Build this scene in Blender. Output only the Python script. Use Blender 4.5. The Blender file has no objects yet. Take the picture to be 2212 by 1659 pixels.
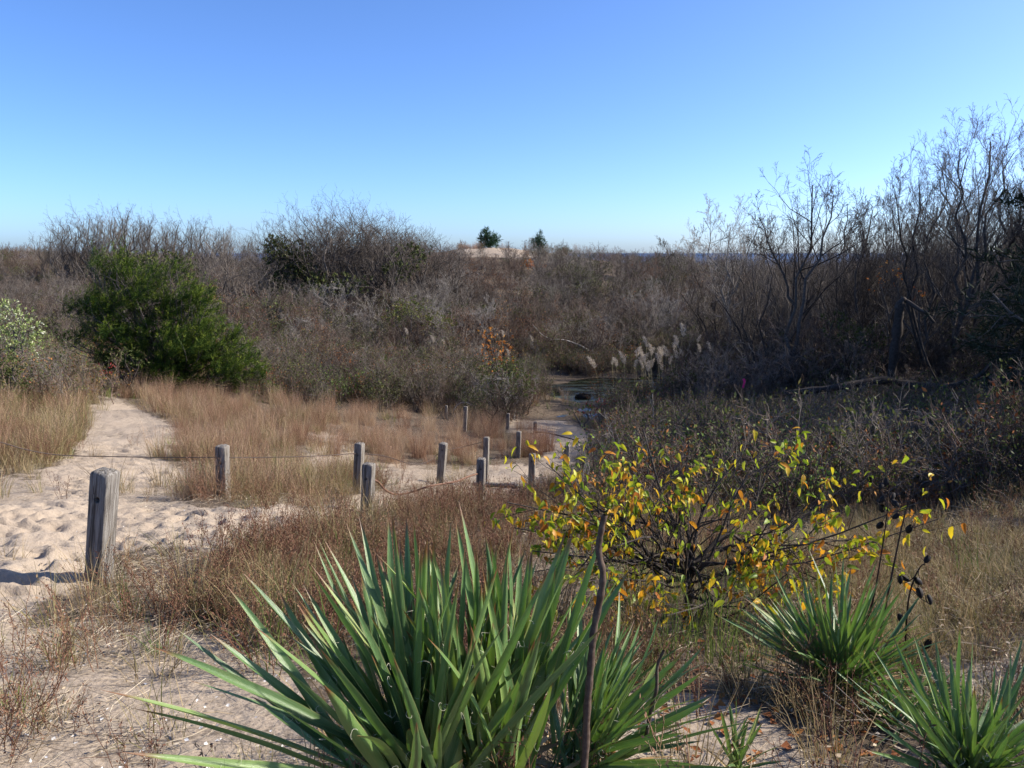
import bpy, math, random
import numpy as np
from mathutils import Vector, Matrix

R = math.radians
rng = np.random.default_rng(7)
random.seed(7)
scene = bpy.context.scene
COL = scene.collection

# ------------------------------------------------------------------ camera, sky, sun, exposure
CAM_Z = 7.0
PITCH = 9.8
cam_d = bpy.data.cameras.new("camera")
cam_d.sensor_width = 36.0
cam_d.lens = 26.64
cam_d.clip_end = 60000.0
cam_d.clip_start = 0.05
cam = bpy.data.objects.new("camera", cam_d)
cam.location = (0, 0, CAM_Z)
cam.rotation_euler = (R(90 - PITCH), 0, 0)
COL.objects.link(cam)
scene.camera = cam

SUN_AZ = 82.0      # degrees clockwise from the view direction (+Y towards +X)
SUN_EL = 32.0
world = bpy.data.worlds.new("World")
scene.world = world
world.use_nodes = True
wn = world.node_tree.nodes
bg = wn["Background"]
sky = wn.new("ShaderNodeTexSky")
sky.sky_type = 'NISHITA'
sky.sun_disc = False
sky.sun_elevation = R(SUN_EL)
sky.sun_rotation = R(SUN_AZ)
sky.altitude = 0.0
sky.air_density = 0.65
sky.dust_density = 1.0
sky.ozone_density = 7.0
hs = wn.new('ShaderNodeHueSaturation'); hs.inputs['Saturation'].default_value = 1.05; hs.inputs['Hue'].default_value = 0.504
world.node_tree.links.new(sky.outputs[0], hs.inputs['Color'])
world.node_tree.links.new(hs.outputs[0], bg.inputs[0])
bg.inputs[1].default_value = 0.145

sun_d = bpy.data.lights.new("sun", 'SUN')
sun_d.energy = 5.0
sun_d.angle = R(0.53)
sun_d.color = (1.0, 0.93, 0.82)
sun = bpy.data.objects.new("sun", sun_d)
sv = Vector((math.cos(R(SUN_EL)) * math.sin(R(SUN_AZ)), math.cos(R(SUN_EL)) * math.cos(R(SUN_AZ)), math.sin(R(SUN_EL))))
sun.rotation_euler = (-sv).to_track_quat('-Z', 'Y').to_euler()
sun.location = sv * 60
COL.objects.link(sun)

scene.view_settings.view_transform = 'Standard'
scene.view_settings.look = 'None'
scene.view_settings.exposure = 0.9
scene.view_settings.gamma = 1.0
scene.view_settings.use_curve_mapping = False
scene.cycles.max_bounces = 3
scene.cycles.diffuse_bounces = 1
scene.cycles.glossy_bounces = 2
scene.cycles.transmission_bounces = 2
scene.cycles.transparent_max_bounces = 2
scene.cycles.caustics_reflective = False
scene.cycles.caustics_refractive = False
scene.cycles.adaptive_threshold = 0.02

# ------------------------------------------------------------------ picture <-> place (2212 px wide reading of the photograph)
FPX = 1637.0
CX, CY = 1106.0, 829.5
cth, sth = math.cos(R(PITCH)), math.sin(R(PITCH))

def project(x, y, z):
    w = y * cth - (z - CAM_Z) * sth
    v = y * sth + (z - CAM_Z) * cth
    w = np.maximum(w, 0.05)
    return CX + FPX * x / w, CY - FPX * v / w

def ray(px, py):
    sx = (px - CX) / FPX; sv_ = (CY - py) / FPX
    return np.array([sx, cth + sv_ * sth, -sth + sv_ * cth])

def at(px, py, d):
    """point seen at a pixel at horizontal distance d"""
    r = ray(px, py)
    return r / r[1] * d + np.array([0, 0, CAM_Z])

# ------------------------------------------------------------------ noise
_perm = np.random.default_rng(3).random((64, 256, 256)).astype(np.float32)[0:8]
def vnoise(x, y, s=1.0, k=0):
    x = np.asarray(x, float) / s; y = np.asarray(y, float) / s
    xi = np.floor(x).astype(int); yi = np.floor(y).astype(int)
    fx = x - xi; fy = y - yi
    fx = fx * fx * (3 - 2 * fx); fy = fy * fy * (3 - 2 * fy)
    T = _perm[k % 8]
    a = T[xi & 255, yi & 255]; b = T[(xi + 1) & 255, yi & 255]
    c = T[xi & 255, (yi + 1) & 255]; d = T[(xi + 1) & 255, (yi + 1) & 255]
    return (a * (1 - fx) + b * fx) * (1 - fy) + (c * (1 - fx) + d * fx) * fy
def fbm(x, y, s=1.0, k=0, o=3):
    r = 0; a = 1; t = 0
    for i in range(o):
        r = r + a * vnoise(x, y, s / (2 ** i), k + i); t += a; a *= 0.5
    return r / t

# ------------------------------------------------------------------ terrain height
_cu = [(-400), 100, 400, 700, 1000, 1100, 1190, 1450, 1600, 2000, 2600]
_cu = np.array([(c - CX) / FPX for c in _cu])
_rd = np.array([-6, 0, 2, 4, 7, 10, 14, 20, 28, 36, 50, 65, 85, 110, 140, 200, 320], float)
_zt = np.array([
 [6.2,5.9,5.5,5.10,4.60,4.10,3.70,3.30,2.90,2.80,3.0,3.6,4.8,7.4,5.0,-2,-3],
 [6.2,5.9,5.5,5.00,4.50,3.95,3.40,2.85,2.30,2.20,2.6,3.4,4.8,7.0,5.0,-2,-3],
 [6.2,5.9,5.5,5.00,4.50,3.90,3.20,2.60,2.20,1.90,2.4,3.6,5.0,5.5,3.0,-2,-3],
 [6.2,5.9,5.5,5.00,4.45,3.70,2.60,1.80,1.55,1.40,1.9,3.3,4.0,4.0,3.0,-2,-3],
 [6.2,5.9,5.5,5.00,4.45,3.65,2.45,1.15,0.70,0.60,1.1,3.0,5.0,8.8,6.4,-2,-3],
 [6.2,5.9,5.5,5.00,4.45,3.65,2.45,1.05,0.45,0.30,0.6,2.2,4.8,8.9,6.4,-2,-3],
 [6.2,5.9,5.5,5.00,4.45,3.65,2.45,1.05,0.62,-.35,0.3,1.6,4.0,7.8,5.4,-2,-3],
 [6.2,5.9,5.5,5.00,4.45,3.60,2.50,1.10,0.40,-.30,0.3,1.0,3.1,5.4,3.2,-2,-3],
 [6.2,5.9,5.5,5.00,4.45,3.60,2.60,1.30,0.55,0.20,0.6,1.2,2.4,2.9,1.5,-2,-3],
 [6.2,5.9,5.5,5.00,4.45,3.70,2.80,1.80,1.20,1.00,1.2,1.8,3.0,3.6,2.0,-2,-3],
 [6.2,5.9,5.7,5.30,4.90,4.30,3.50,2.60,2.00,1.80,1.8,2.2,3.2,4.0,2.0,-2,-3],
])
def _zraw(u, d):
    d = np.clip(d, _rd[0], _rd[-1] - 1e-6); u = np.clip(u, _cu[0], _cu[-1] - 1e-6)
    i = np.clip(np.searchsorted(_rd, d, 'right') - 1, 0, len(_rd) - 2)
    j = np.clip(np.searchsorted(_cu, u, 'right') - 1, 0, len(_cu) - 2)
    a = (d - _rd[i]) / (_rd[i + 1] - _rd[i]); b = (u - _cu[j]) / (_cu[j + 1] - _cu[j])
    return (_zt[j, i] * (1 - a) + _zt[j, i + 1] * a) * (1 - b) + (_zt[j + 1, i] * (1 - a) + _zt[j + 1, i + 1] * a) * b
def tz0(x, y):
    x = np.asarray(x, float); y = np.asarray(y, float)
    dd = np.maximum(y, 0.8)
    s = 0
    for oy in (-0.12, -0.04, 0.04, 0.12):
        for ou in (-0.04, 0.0, 0.04):
            s = s + _zraw(x / dd + ou, y + oy * (np.abs(y) + 2.0))
    z = s / 12.0
    a = np.clip((np.abs(y) + 1) / 12, 0.12, 1.0)
    z = z + (fbm(x, y, 3.2, 1) - 0.5) * 0.40 * a + (vnoise(x, y, 0.9, 4) - 0.5) * 0.07
    return z
def ground(px, py, dmin=0.9, dmax=180):
    """place on the terrain seen at a pixel"""
    r = ray(px, py); r = r / r[1]
    ds = np.exp(np.linspace(math.log(dmin), math.log(dmax), 1500))
    z = tz0(r[0] * ds, ds)
    k = np.nonzero(z >= CAM_Z + r[2] * ds)[0]
    i = k[0] if len(k) else len(ds) - 1
    d = ds[i]
    return np.array([r[0] * d, d, z[i]])

def in_poly(px, py, poly):
    px = np.asarray(px); py = np.asarray(py)
    res = np.zeros(px.shape, bool)
    n = len(poly)
    for i in range(n):
        x0, y0 = poly[i]; x1, y1 = poly[(i + 1) % n]
        if y0 == y1: continue
        c = ((y0 > py) != (y1 > py)) & (px < (x1 - x0) * (py - y0) / (y1 - y0) + x0)
        res ^= c
    return res

SAND = [
 [(-900,1230),(0,1085),(95,1030),(165,965),(205,905),(185,862),(240,855),(325,898),(395,930),(375,965),(335,995),(405,1015),(405,1050),(335,1082),(420,1098),(520,1092),(620,1085),(660,1105),(560,1150),(470,1185),(260,1200),(205,1255),(100,1290),(45,1345),(-900,1600)],
 [(640,1112),(780,1068),(860,1066),(950,1064),(1020,1052),(1085,1046),(1075,1020),(1095,985),(1130,1005),(1170,1010),(1165,970),(1150,930),(1165,898),(1178,876),(1215,876),(1228,915),(1270,932),(1290,960),(1250,1000),(1200,1062),(1100,1085),(1000,1082),(860,1095),(700,1125)],
 [(1065,915),(1160,900),(1160,925),(1085,930)],
 [(1060,1000),(1110,1010),(1100,1050),(1040,1056)],
]
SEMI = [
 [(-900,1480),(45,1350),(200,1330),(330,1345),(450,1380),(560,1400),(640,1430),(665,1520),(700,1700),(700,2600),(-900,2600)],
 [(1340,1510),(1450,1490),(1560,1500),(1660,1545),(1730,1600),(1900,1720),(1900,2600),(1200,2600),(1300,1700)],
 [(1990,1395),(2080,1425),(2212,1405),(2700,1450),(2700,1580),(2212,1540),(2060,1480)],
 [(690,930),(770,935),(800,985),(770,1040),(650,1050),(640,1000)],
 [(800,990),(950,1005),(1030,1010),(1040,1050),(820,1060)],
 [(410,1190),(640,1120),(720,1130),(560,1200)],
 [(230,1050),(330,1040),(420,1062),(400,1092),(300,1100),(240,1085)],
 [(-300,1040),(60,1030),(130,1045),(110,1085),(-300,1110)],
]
def sand_mask(px, py, x=None, y=None):
    n = 0 if x is None else (fbm(x, y, 0.8, 2) - 0.5) * 70
    m = np.zeros(np.shape(px))
    for oy in (-9, 0, 9):
        for ox in (-14, 0, 14):
            k = np.zeros(np.shape(px))
            for p in SAND: k = np.maximum(k, in_poly(px + ox + n, py + oy + 0.5 * n, p) * 1.0)
            for i_, p in enumerate(SEMI):
                q = in_poly(px + ox + n, py + oy + 0.5 * n, p)
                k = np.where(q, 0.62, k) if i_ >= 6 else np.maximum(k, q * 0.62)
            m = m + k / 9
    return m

# footprints: dimples trodden into the open sand
_fp = np.random.default_rng(21)
FOOT = []
def _make_foot():
    N = 2600
    d = np.exp(_fp.uniform(math.log(2.6), math.log(33), N * 4)); u = _fp.uniform(-0.85, 0.2, N * 4)
    x = u * d; y = d
    px, py = project(x, y, tz0(x, y))
    m = sand_mask(px, py)
    k = (m > 0.8) & (_fp.random(N * 4) < np.clip(d / 11, 0.25, 1))
    a = _fp.uniform(0, math.tau, k.sum())
    return np.stack([x[k], y[k], a, _fp.uniform(0.08, 0.14, k.sum()), _fp.uniform(0.012, 0.034, k.sum())], 1)
FOOT = _make_foot()

def mesh_np(name, V, Q=None, T=None, attrs=None, smooth=True):
    V = np.asarray(V, np.float32)
    me = bpy.data.meshes.new(name)
    me.vertices.add(len(V)); me.vertices.foreach_set('co', V.ravel())
    loops = []; tot = []
    if Q is not None and len(Q):
        Q = np.asarray(Q, np.int32); loops.append(Q.ravel()); tot.append(np.full(len(Q), 4, np.int32))
    if T is not None and len(T):
        T = np.asarray(T, np.int32); loops.append(T.ravel()); tot.append(np.full(len(T), 3, np.int32))
    L = np.concatenate(loops); tot = np.concatenate(tot)
    me.loops.add(len(L)); me.loops.foreach_set('vertex_index', L)
    me.polygons.add(len(tot))
    st = np.concatenate([[0], np.cumsum(tot)[:-1]]).astype(np.int32)
    me.polygons.foreach_set('loop_start', st)
    if smooth: me.polygons.foreach_set('use_smooth', np.ones(len(tot), bool))
    me.update(calc_edges=True)
    for k, v in (attrs or {}).items():
        at_ = me.attributes.new(k, 'FLOAT', 'POINT'); at_.data.foreach_set('value', np.asarray(v, np.float32))
    return me

# ------------------------------------------------------------------ materials
class NT:
    def __init__(s, name):
        s.m = bpy.data.materials.new(name); s.m.use_nodes = True
        s.t = s.m.node_tree; s.n = s.t.nodes; s.l = s.t.links
        s.b = s.n["Principled BSDF"]; s.out = s.n["Material Output"]
    def node(s, t, **k):
        o = s.n.new(t)
        for a, v in k.items(): setattr(o, a, v)
        return o
    def link(s, a, b): s.l.new(a, b)
    def ramp(s, fac, stops, interp='LINEAR'):
        r = s.node('ShaderNodeValToRGB'); r.color_ramp.interpolation = interp
        e = r.color_ramp.elements
        e[0].position = stops[0][0]; e[0].color = (*stops[0][1], 1)
        e[1].position = stops[-1][0]; e[1].color = (*stops[-1][1], 1)
        for p, c in stops[1:-1]:
            q = e.new(p); q.color = (*c, 1)
        s.link(fac, r.inputs[0]); return r.outputs[0]
    def noise(s, scale, detail=3, rough=0.55, vec=None, dist=0.0):
        o = s.node('ShaderNodeTexNoise'); o.inputs['Scale'].default_value = scale
        o.inputs['Detail'].default_value = detail; o.inputs['Roughness'].default_value = rough
        o.inputs['Distortion'].default_value = dist
        if vec is not None: s.link(vec, o.inputs['Vector'])
        return o.outputs[0]
    def attr(s, name):
        o = s.node('ShaderNodeAttribute'); o.attribute_name = name; return o.outputs['Fac']
    def mix(s, fac, a, b, mode='MIX'):
        o = s.node('ShaderNodeMix', data_type='RGBA', blend_type=mode)
        for sock, v in ((o.inputs[0], fac), (o.inputs[6], a), (o.inputs[7], b)):
            if hasattr(v, 'is_output'): s.link(v, sock)
            elif isinstance(v, tuple): sock.default_value = (*v, 1)
            else: sock.default_value = v
        return o.outputs[2]
    def math(s, op, a, b=0.5, c=None):
        o = s.node('ShaderNodeMath', operation=op)
        for sock, v in zip(o.inputs, (a, b, c)):
            if v is None: continue
            if hasattr(v, 'is_output'): s.link(v, sock)
            else: sock.default_value = v
        return o.outputs[0]
    def bump(s, h, strength, dist=0.01):
        o = s.node('ShaderNodeBump'); o.inputs['Strength'].default_value = strength; o.inputs['Distance'].default_value = dist
        s.link(h, o.inputs['Height']); s.link(o.outputs[0], s.b.inputs['Normal']); return o.outputs[0]
    def set(s, col=None, rough=0.8, spec=0.2):
        if col is not None:
            if hasattr(col, 'is_output'): s.link(col, s.b.inputs['Base Color'])
            else: s.b.inputs['Base Color'].default_value = (*col, 1)
        s.b.inputs['Roughness'].default_value = rough
        s.b.inputs['Specular IOR Level'].default_value = spec
        return s
    def translucent(s, col, amount):
        t = s.node('ShaderNodeBsdfTranslucent'); m = s.node('ShaderNodeMixShader')
        if hasattr(col, 'is_output'): s.link(col, t.inputs[0])
        else: t.inputs[0].default_value = (*col, 1)
        m.inputs[0].default_value = amount
        s.link(s.b.outputs[0], m.inputs[1]); s.link(t.outputs[0], m.inputs[2]); s.link(m.outputs[0], s.out.inputs[0])

def M_ramp(name, stops, rough=0.85, spec=0.15, trans=0.0, use='both', tipdark=None):
    """colour picked per copy and per blade from a ramp"""
    s = NT(name)
    oi = s.node('ShaderNodeObjectInfo')
    a = s.attr('rnd')
    f = s.math('FRACT', s.math('ADD', s.math('MULTIPLY', oi.outputs['Random'], 0.55), s.math('MULTIPLY', a, 0.45))) if use == 'both' else (a if use == 'rnd' else oi.outputs['Random'])
    c = s.ramp(f, stops)
    if tipdark:
        c = s.mix(s.ramp(s.attr('t'), [(0.0, (0, 0, 0)), (1.0, (1, 1, 1))]), c, tipdark, 'MULTIPLY') if False else c
    s.set(c, rough, spec)
    if trans: s.translucent(c, trans)
    return s.m

MAT = {}
def mk_ground():
    s = NT('sand_ground')
    g = s.node('ShaderNodeNewGeometry'); pos = g.outputs['Position']
    sand = s.attr('sand')
    n1 = s.noise(1.3, 5, 0.6, pos); n2 = s.noise(38, 4, 0.7, pos); n3 = s.noise(300, 2, 0.6, pos); n4 = s.noise(9, 6, 0.75, pos)
    sc = s.ramp(n1, [(0.3, (0.335, 0.272, 0.207)), (0.7, (0.44, 0.368, 0.29))])
    sc = s.mix(s.ramp(n3, [(0.35, (1, 1, 1)), (0.75, (0, 0, 0))]), sc, (0.27, 0.21, 0.155))
    sc = s.mix(s.ramp(n2, [(0.62, (0, 0, 0)), (0.74, (0.55, 0.55, 0.55))]), sc, (0.19, 0.14, 0.095))
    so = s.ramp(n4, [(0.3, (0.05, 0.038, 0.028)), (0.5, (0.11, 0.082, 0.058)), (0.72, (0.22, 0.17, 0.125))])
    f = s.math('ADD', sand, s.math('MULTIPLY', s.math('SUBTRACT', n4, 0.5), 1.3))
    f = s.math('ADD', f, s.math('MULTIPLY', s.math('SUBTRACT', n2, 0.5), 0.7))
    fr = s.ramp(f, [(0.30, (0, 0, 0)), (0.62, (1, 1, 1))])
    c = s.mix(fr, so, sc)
    s.set(c, 0.95, 0.08)
    nb = s.noise(5.0, 3, 0.55, pos); nb2 = s.noise(26, 3, 0.6, pos)
    h = s.math('ADD', s.math('MULTIPLY', nb, 0.7), s.math('ADD', s.math('MULTIPLY', nb2, 0.22), s.math('MULTIPLY', n3, 0.02)))
    s.bump(h, 0.75, 0.075)
    return s.m
MAT['ground'] = mk_ground()

def mk_wood():
    s = NT('weathered_wood')
    tc = s.node('ShaderNodeTexCoord'); mp = s.node('ShaderNodeMapping'); mp.inputs['Scale'].default_value = (1, 1, 0.045)
    s.link(tc.outputs['Object'], mp.inputs[0])
    g = s.noise(95, 5, 0.65, mp.outputs[0]); g2 = s.noise(30, 4, 0.6, mp.outputs[0], 0.5); g3 = s.noise(6, 3, 0.5, tc.outputs['Object'])
    oi = s.node('ShaderNodeObjectInfo')
    c = s.ramp(g, [(0.32, (0.045, 0.038, 0.032)), (0.46, (0.18, 0.16, 0.14)), (0.7, (0.36, 0.34, 0.31))])
    c = s.mix(s.ramp(g2, [(0.36, (1, 1, 1)), (0.43, (0, 0, 0))]), c, (0.07, 0.06, 0.05))
    c = s.mix(s.math('MULTIPLY', g3, 0.35), c, (0.13, 0.11, 0.09))
    s.set(c, 0.9, 0.1)
    h = s.math('ADD', g, s.math('MULTIPLY', g2, 1.2)); s.bump(h, 1.0, 0.014)
    return s.m
MAT['wood'] = mk_wood()

def mk_bark(name, a, b, c3, scale=18):
    s = NT(name); g = s.node('ShaderNodeNewGeometry'); oi = s.node('ShaderNodeObjectInfo')
    n = s.noise(scale, 4, 0.65, g.outputs['Position'])
    f = s.math('ADD', s.math('MULTIPLY', n, 0.65), s.math('MULTIPLY', oi.outputs['Random'], 0.35))
    s.set(s.ramp(f, [(0.25, a), (0.5, b), (0.78, c3)]), 0.9, 0.12)
    return s.m
MAT['twig'] = mk_bark('twig_grey', (0.062, 0.050, 0.040), (0.125, 0.103, 0.086), (0.235, 0.203, 0.175), 3)
MAT['twig_red'] = mk_bark('twig_redbrown', (0.055, 0.037, 0.028), (0.11, 0.077, 0.060), (0.20, 0.150, 0.118), 3)
MAT['twig_pale'] = mk_bark('twig_pale', (0.15, 0.13, 0.11), (0.23, 0.205, 0.18), (0.34, 0.31, 0.275), 3)
MAT['bark'] = mk_bark('bark_dark', (0.035, 0.028, 0.024), (0.075, 0.062, 0.054), (0.16, 0.14, 0.125), 14)
MAT['bark_pale'] = mk_bark('bark_pale', (0.22, 0.20, 0.18), (0.36, 0.335, 0.31), (0.50, 0.47, 0.44), 10)
MAT['stalk'] = mk_bark('stalk_brown', (0.030, 0.019, 0.014), (0.065, 0.043, 0.031), (0.15, 0.11, 0.085), 55)

MAT['g_tan'] = M_ramp('dry_grass', [(0, (0.15, 0.095, 0.045)), (0.25, (0.28, 0.20, 0.095)), (0.5, (0.40, 0.30, 0.17)), (0.68, (0.15, 0.145, 0.045)), (0.85, (0.24, 0.20, 0.08)), (1, (0.50, 0.42, 0.29))], 0.75, 0.25, 0.3)
MAT['g_pink'] = M_ramp('bluestem', [(0, (0.12, 0.052, 0.032)), (0.25, (0.26, 0.140, 0.086)), (0.55, (0.41, 0.268, 0.175)), (0.8, (0.48, 0.355, 0.235)), (1, (0.33, 0.26, 0.13))], 0.8, 0.2, 0.3)
MAT['g_forb'] = M_ramp('brown_weed', [(0, (0.075, 0.033, 0.022)), (0.35, (0.15, 0.070, 0.044)), (0.65, (0.23, 0.13, 0.082)), (0.85, (0.16, 0.13, 0.06)), (1, (0.36, 0.27, 0.18))], 0.85, 0.15, 0.1)
MAT['g_green'] = M_ramp('green_grass', [(0, (0.07, 0.125, 0.02)), (0.5, (0.13, 0.20, 0.04)), (1, (0.26, 0.28, 0.08))], 0.7, 0.25, 0.3)
MAT['straw'] = M_ramp('straw', [(0, (0.12, 0.085, 0.06)), (0.35, (0.30, 0.23, 0.16)), (0.7, (0.45, 0.37, 0.27)), (1, (0.56, 0.49, 0.38))], 0.9, 0.1)
MAT['b_leaf'] = M_ramp('brush_leaf', [(0, (0.04, 0.05, 0.015)), (0.4, (0.075, 0.095, 0.025)), (0.7, (0.13, 0.14, 0.035)), (0.9, (0.19, 0.13, 0.04)), (1, (0.16, 0.05, 0.03))], 0.7, 0.2, 0.25)
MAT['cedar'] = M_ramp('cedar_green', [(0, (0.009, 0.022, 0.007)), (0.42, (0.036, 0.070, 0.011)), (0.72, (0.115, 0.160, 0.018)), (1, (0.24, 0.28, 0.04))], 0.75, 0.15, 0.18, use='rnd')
MAT['olive'] = M_ramp('olive_leaf', [(0, (0.035, 0.045, 0.014)), (0.5, (0.06, 0.075, 0.02)), (1, (0.13, 0.13, 0.04))], 0.75, 0.15, 0.15, use='rnd')
MAT['pine'] = M_ramp('pine_needles', [(0, (0.018, 0.045, 0.022)), (1, (0.05, 0.10, 0.045))], 0.7, 0.15, 0.1, use='rnd')
MAT['pine_dark'] = M_ramp('pine_needles_dark', [(0, (0.016, 0.024, 0.014)), (1, (0.05, 0.058, 0.03))], 0.75, 0.1, 0.05, use='rnd')
MAT['groundsel'] = M_ramp('groundsel_leaf', [(0, (0.16, 0.22, 0.05)), (0.6, (0.30, 0.36, 0.12)), (0.8, (0.55, 0.56, 0.38)), (1, (0.72, 0.71, 0.6))], 0.7, 0.2, 0.25, use='rnd')
MAT['orange'] = M_ramp('orange_leaf', [(0, (0.30, 0.075, 0.02)), (0.5, (0.46, 0.16, 0.03)), (1, (0.55, 0.30, 0.06))], 0.7, 0.2, 0.3, use='rnd')
MAT['red'] = M_ramp('red_leaf', [(0, (0.18, 0.02, 0.02)), (1, (0.36, 0.05, 0.04))], 0.7, 0.2, 0.25, use='rnd')
MAT['rust_leaf'] = M_ramp('rust_leaf', [(0, (0.14, 0.045, 0.02)), (0.5, (0.25, 0.09, 0.03)), (1, (0.42, 0.22, 0.06))], 0.8, 0.15, 0.1)
MAT['shell'] = M_ramp('shell', [(0, (0.55, 0.52, 0.48)), (1, (0.78, 0.76, 0.72))], 0.5, 0.3, use='rnd')
MAT['plume'] = M_ramp('reed_plume', [(0, (0.36, 0.29, 0.22)), (0.5, (0.53, 0.45, 0.36)), (1, (0.70, 0.62, 0.52))], 0.95, 0.05, 0.3, use='rnd')
MAT['reed'] = M_ramp('reed_stem', [(0, (0.24, 0.19, 0.10)), (1, (0.45, 0.38, 0.22))], 0.8, 0.2, use='rnd')
MAT['cherry'] = M_ramp('cherry_leaf', [(0, (0.14, 0.22, 0.015)), (0.22, (0.26, 0.33, 0.02)), (0.42, (0.46, 0.46, 0.025)), (0.62, (0.62, 0.45, 0.02)), (0.82, (0.60, 0.28, 0.02)), (1, (0.46, 0.14, 0.02))], 0.5, 0.35, 0.42, use='obj')
MAT['cherry_stuff'] = M_ramp('cherry_leaf_mass', [(0, (0.14, 0.22, 0.015)), (0.22, (0.26, 0.33, 0.02)), (0.42, (0.46, 0.46, 0.025)), (0.62, (0.62, 0.45, 0.02)), (0.82, (0.60, 0.28, 0.02)), (1, (0.46, 0.14, 0.02))], 0.5, 0.35, 0.42, use='rnd')
MAT['pod'] = NT('seed_pod').set((0.018, 0.013, 0.011), 0.7, 0.2).m
MAT['rust'] = NT('rusty_cable').set((0.16, 0.085, 0.055), 0.75, 0.3).m
MAT['wire'] = NT('grey_wire').set((0.075, 0.055, 0.048), 0.8, 0.2).m
MAT['pinkrib'] = NT('pink_ribbon').set((0.85, 0.05, 0.22), 0.5, 0.3).m
MAT['thread'] = NT('leaf_thread').set((0.55, 0.52, 0.40), 0.8, 0.1).m
MAT['deadleaf'] = M_ramp('yucca_dead', [(0, (0.22, 0.13, 0.06)), (0.5, (0.38, 0.26, 0.13)), (1, (0.50, 0.40, 0.25))], 0.8, 0.15, 0.1, use='obj')
MAT['stump'] = mk_bark('wet_stump', (0.012, 0.010, 0.008), (0.03, 0.024, 0.02), (0.07, 0.06, 0.05), 12)

def mk_yucca():
    s = NT('yucca_leaf')
    oi = s.node('ShaderNodeObjectInfo'); ac = s.attr('acr'); t = s.attr('t')
    tc = s.node('ShaderNodeTexCoord'); mp = s.node('ShaderNodeMapping'); mp.inputs['Scale'].default_value = (6, 6, 0.5)
    s.link(tc.outputs['Object'], mp.inputs[0])
    n = s.noise(5, 3, 0.6, mp.outputs[0]); nl = s.noise(1.6, 3, 0.6, tc.outputs['Object'])
    base = s.ramp(oi.outputs['Random'], [(0, (0.036, 0.085, 0.026)), (0.4, (0.070, 0.145, 0.034)), (0.75, (0.115, 0.195, 0.045)), (0.93, (0.17, 0.25, 0.06)), (1, (0.26, 0.27, 0.07))])
    c = s.mix(s.ramp(n, [(0.35, (0, 0, 0)), (0.7, (0.6, 0.6, 0.6))]), base, (0.18, 0.26, 0.115))
    c = s.mix(s.ramp(nl, [(0.56, (0, 0, 0)), (0.72, (0.35, 0.35, 0.35))]), c, (0.22, 0.24, 0.06))
    edge = s.ramp(s.math('ABSOLUTE', ac), [(0.84, (0, 0, 0)), (0.97, (1, 1, 1))])
    c = s.mix(s.math('MULTIPLY', edge, 0.5), c, (0.28, 0.26, 0.10))
    c = s.mix(s.ramp(s.math('ADD', t, s.math('MULTIPLY', oi.outputs['Random'], 0.05)), [(0.93, (0, 0, 0)), (0.99, (1, 1, 1))]), c, (0.16, 0.075, 0.03))
    s.set(c, 0.40, 0.5)
    s.bump(n, 0.25, 0.004)
    s.translucent(s.mix(1.0, c, (1.3, 1.5, 0.6), 'MULTIPLY'), 0.16)
    return s.m
MAT['yucca'] = mk_yucca()

def mk_pond():
    s = NT('pond_water'); g = s.node('ShaderNodeNewGeometry'); pos = g.outputs['Position']
    mp = s.node('ShaderNodeMapping'); mp.inputs['Scale'].default_value = (0.35, 1.3, 1); s.link(pos, mp.inputs[0])
    n = s.noise(1.6, 5, 0.65, mp.outputs[0]); n2 = s.noise(4.0, 3, 0.6, pos); fine = s.noise(30, 2, 0.6, pos)
    f = s.ramp(s.math('ADD', s.math('MULTIPLY', n, 0.85), s.math('MULTIPLY', fine, 0.15)), [(0.47, (0, 0, 0)), (0.60, (0.8, 0.8, 0.8))])
    c = s.mix(f, (0.014, 0.015, 0.008), s.ramp(n2, [(0.3, (0.02, 0.026, 0.007)), (0.7, (0.055, 0.068, 0.014))]))
    s.set(c, 0.1, 0.5); s.link(s.math('MULTIPLY_ADD', f, 0.6, 0.1), s.b.inputs['Roughness'])
    s.bump(s.noise(6, 3, 0.5, mp.outputs[0]), 0.12, 0.02)
    return s.m
MAT['pond'] = mk_pond()
def mk_sea():
    s = NT('sea_water'); g = s.node('ShaderNodeNewGeometry'); mp = s.node('ShaderNodeMapping')
    mp.inputs['Scale'].default_value = (0.02, 0.006, 1); s.link(g.outputs['Position'], mp.inputs[0])
    n = s.noise(4, 6, 0.65, mp.outputs[0])
    s.set(s.ramp(n, [(0.35, (0.012, 0.03, 0.075)), (0.65, (0.03, 0.06, 0.12))]), 0.55, 0.25)
    return s.m
MAT['sea'] = mk_sea()

# ------------------------------------------------------------------ object helpers
def link(name, me, mat=None, parent=None):
    o = bpy.data.objects.new(name, me); COL.objects.link(o)
    if mat is not None and me is not None and not me.materials: me.materials.append(mat)
    if parent is not None: o.parent = parent
    return o
def tag(o, label, cat, group=None):
    o['label'] = label; o['category'] = cat
    if group: o['group'] = group
    return o
def stuff(o, label, cat):
    o['kind'] = 'stuff'; o['label'] = label; o['category'] = cat; return o
def empty(name, loc, rz=0.0):
    o = bpy.data.objects.new(name, None); o.location = Vector(loc); o.rotation_euler = (0, 0, rz)
    o.empty_display_size = 0.1; COL.objects.link(o); return o
def nrm(v): return v / np.maximum(np.linalg.norm(v, axis=-1, keepdims=True), 1e-9)

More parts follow.
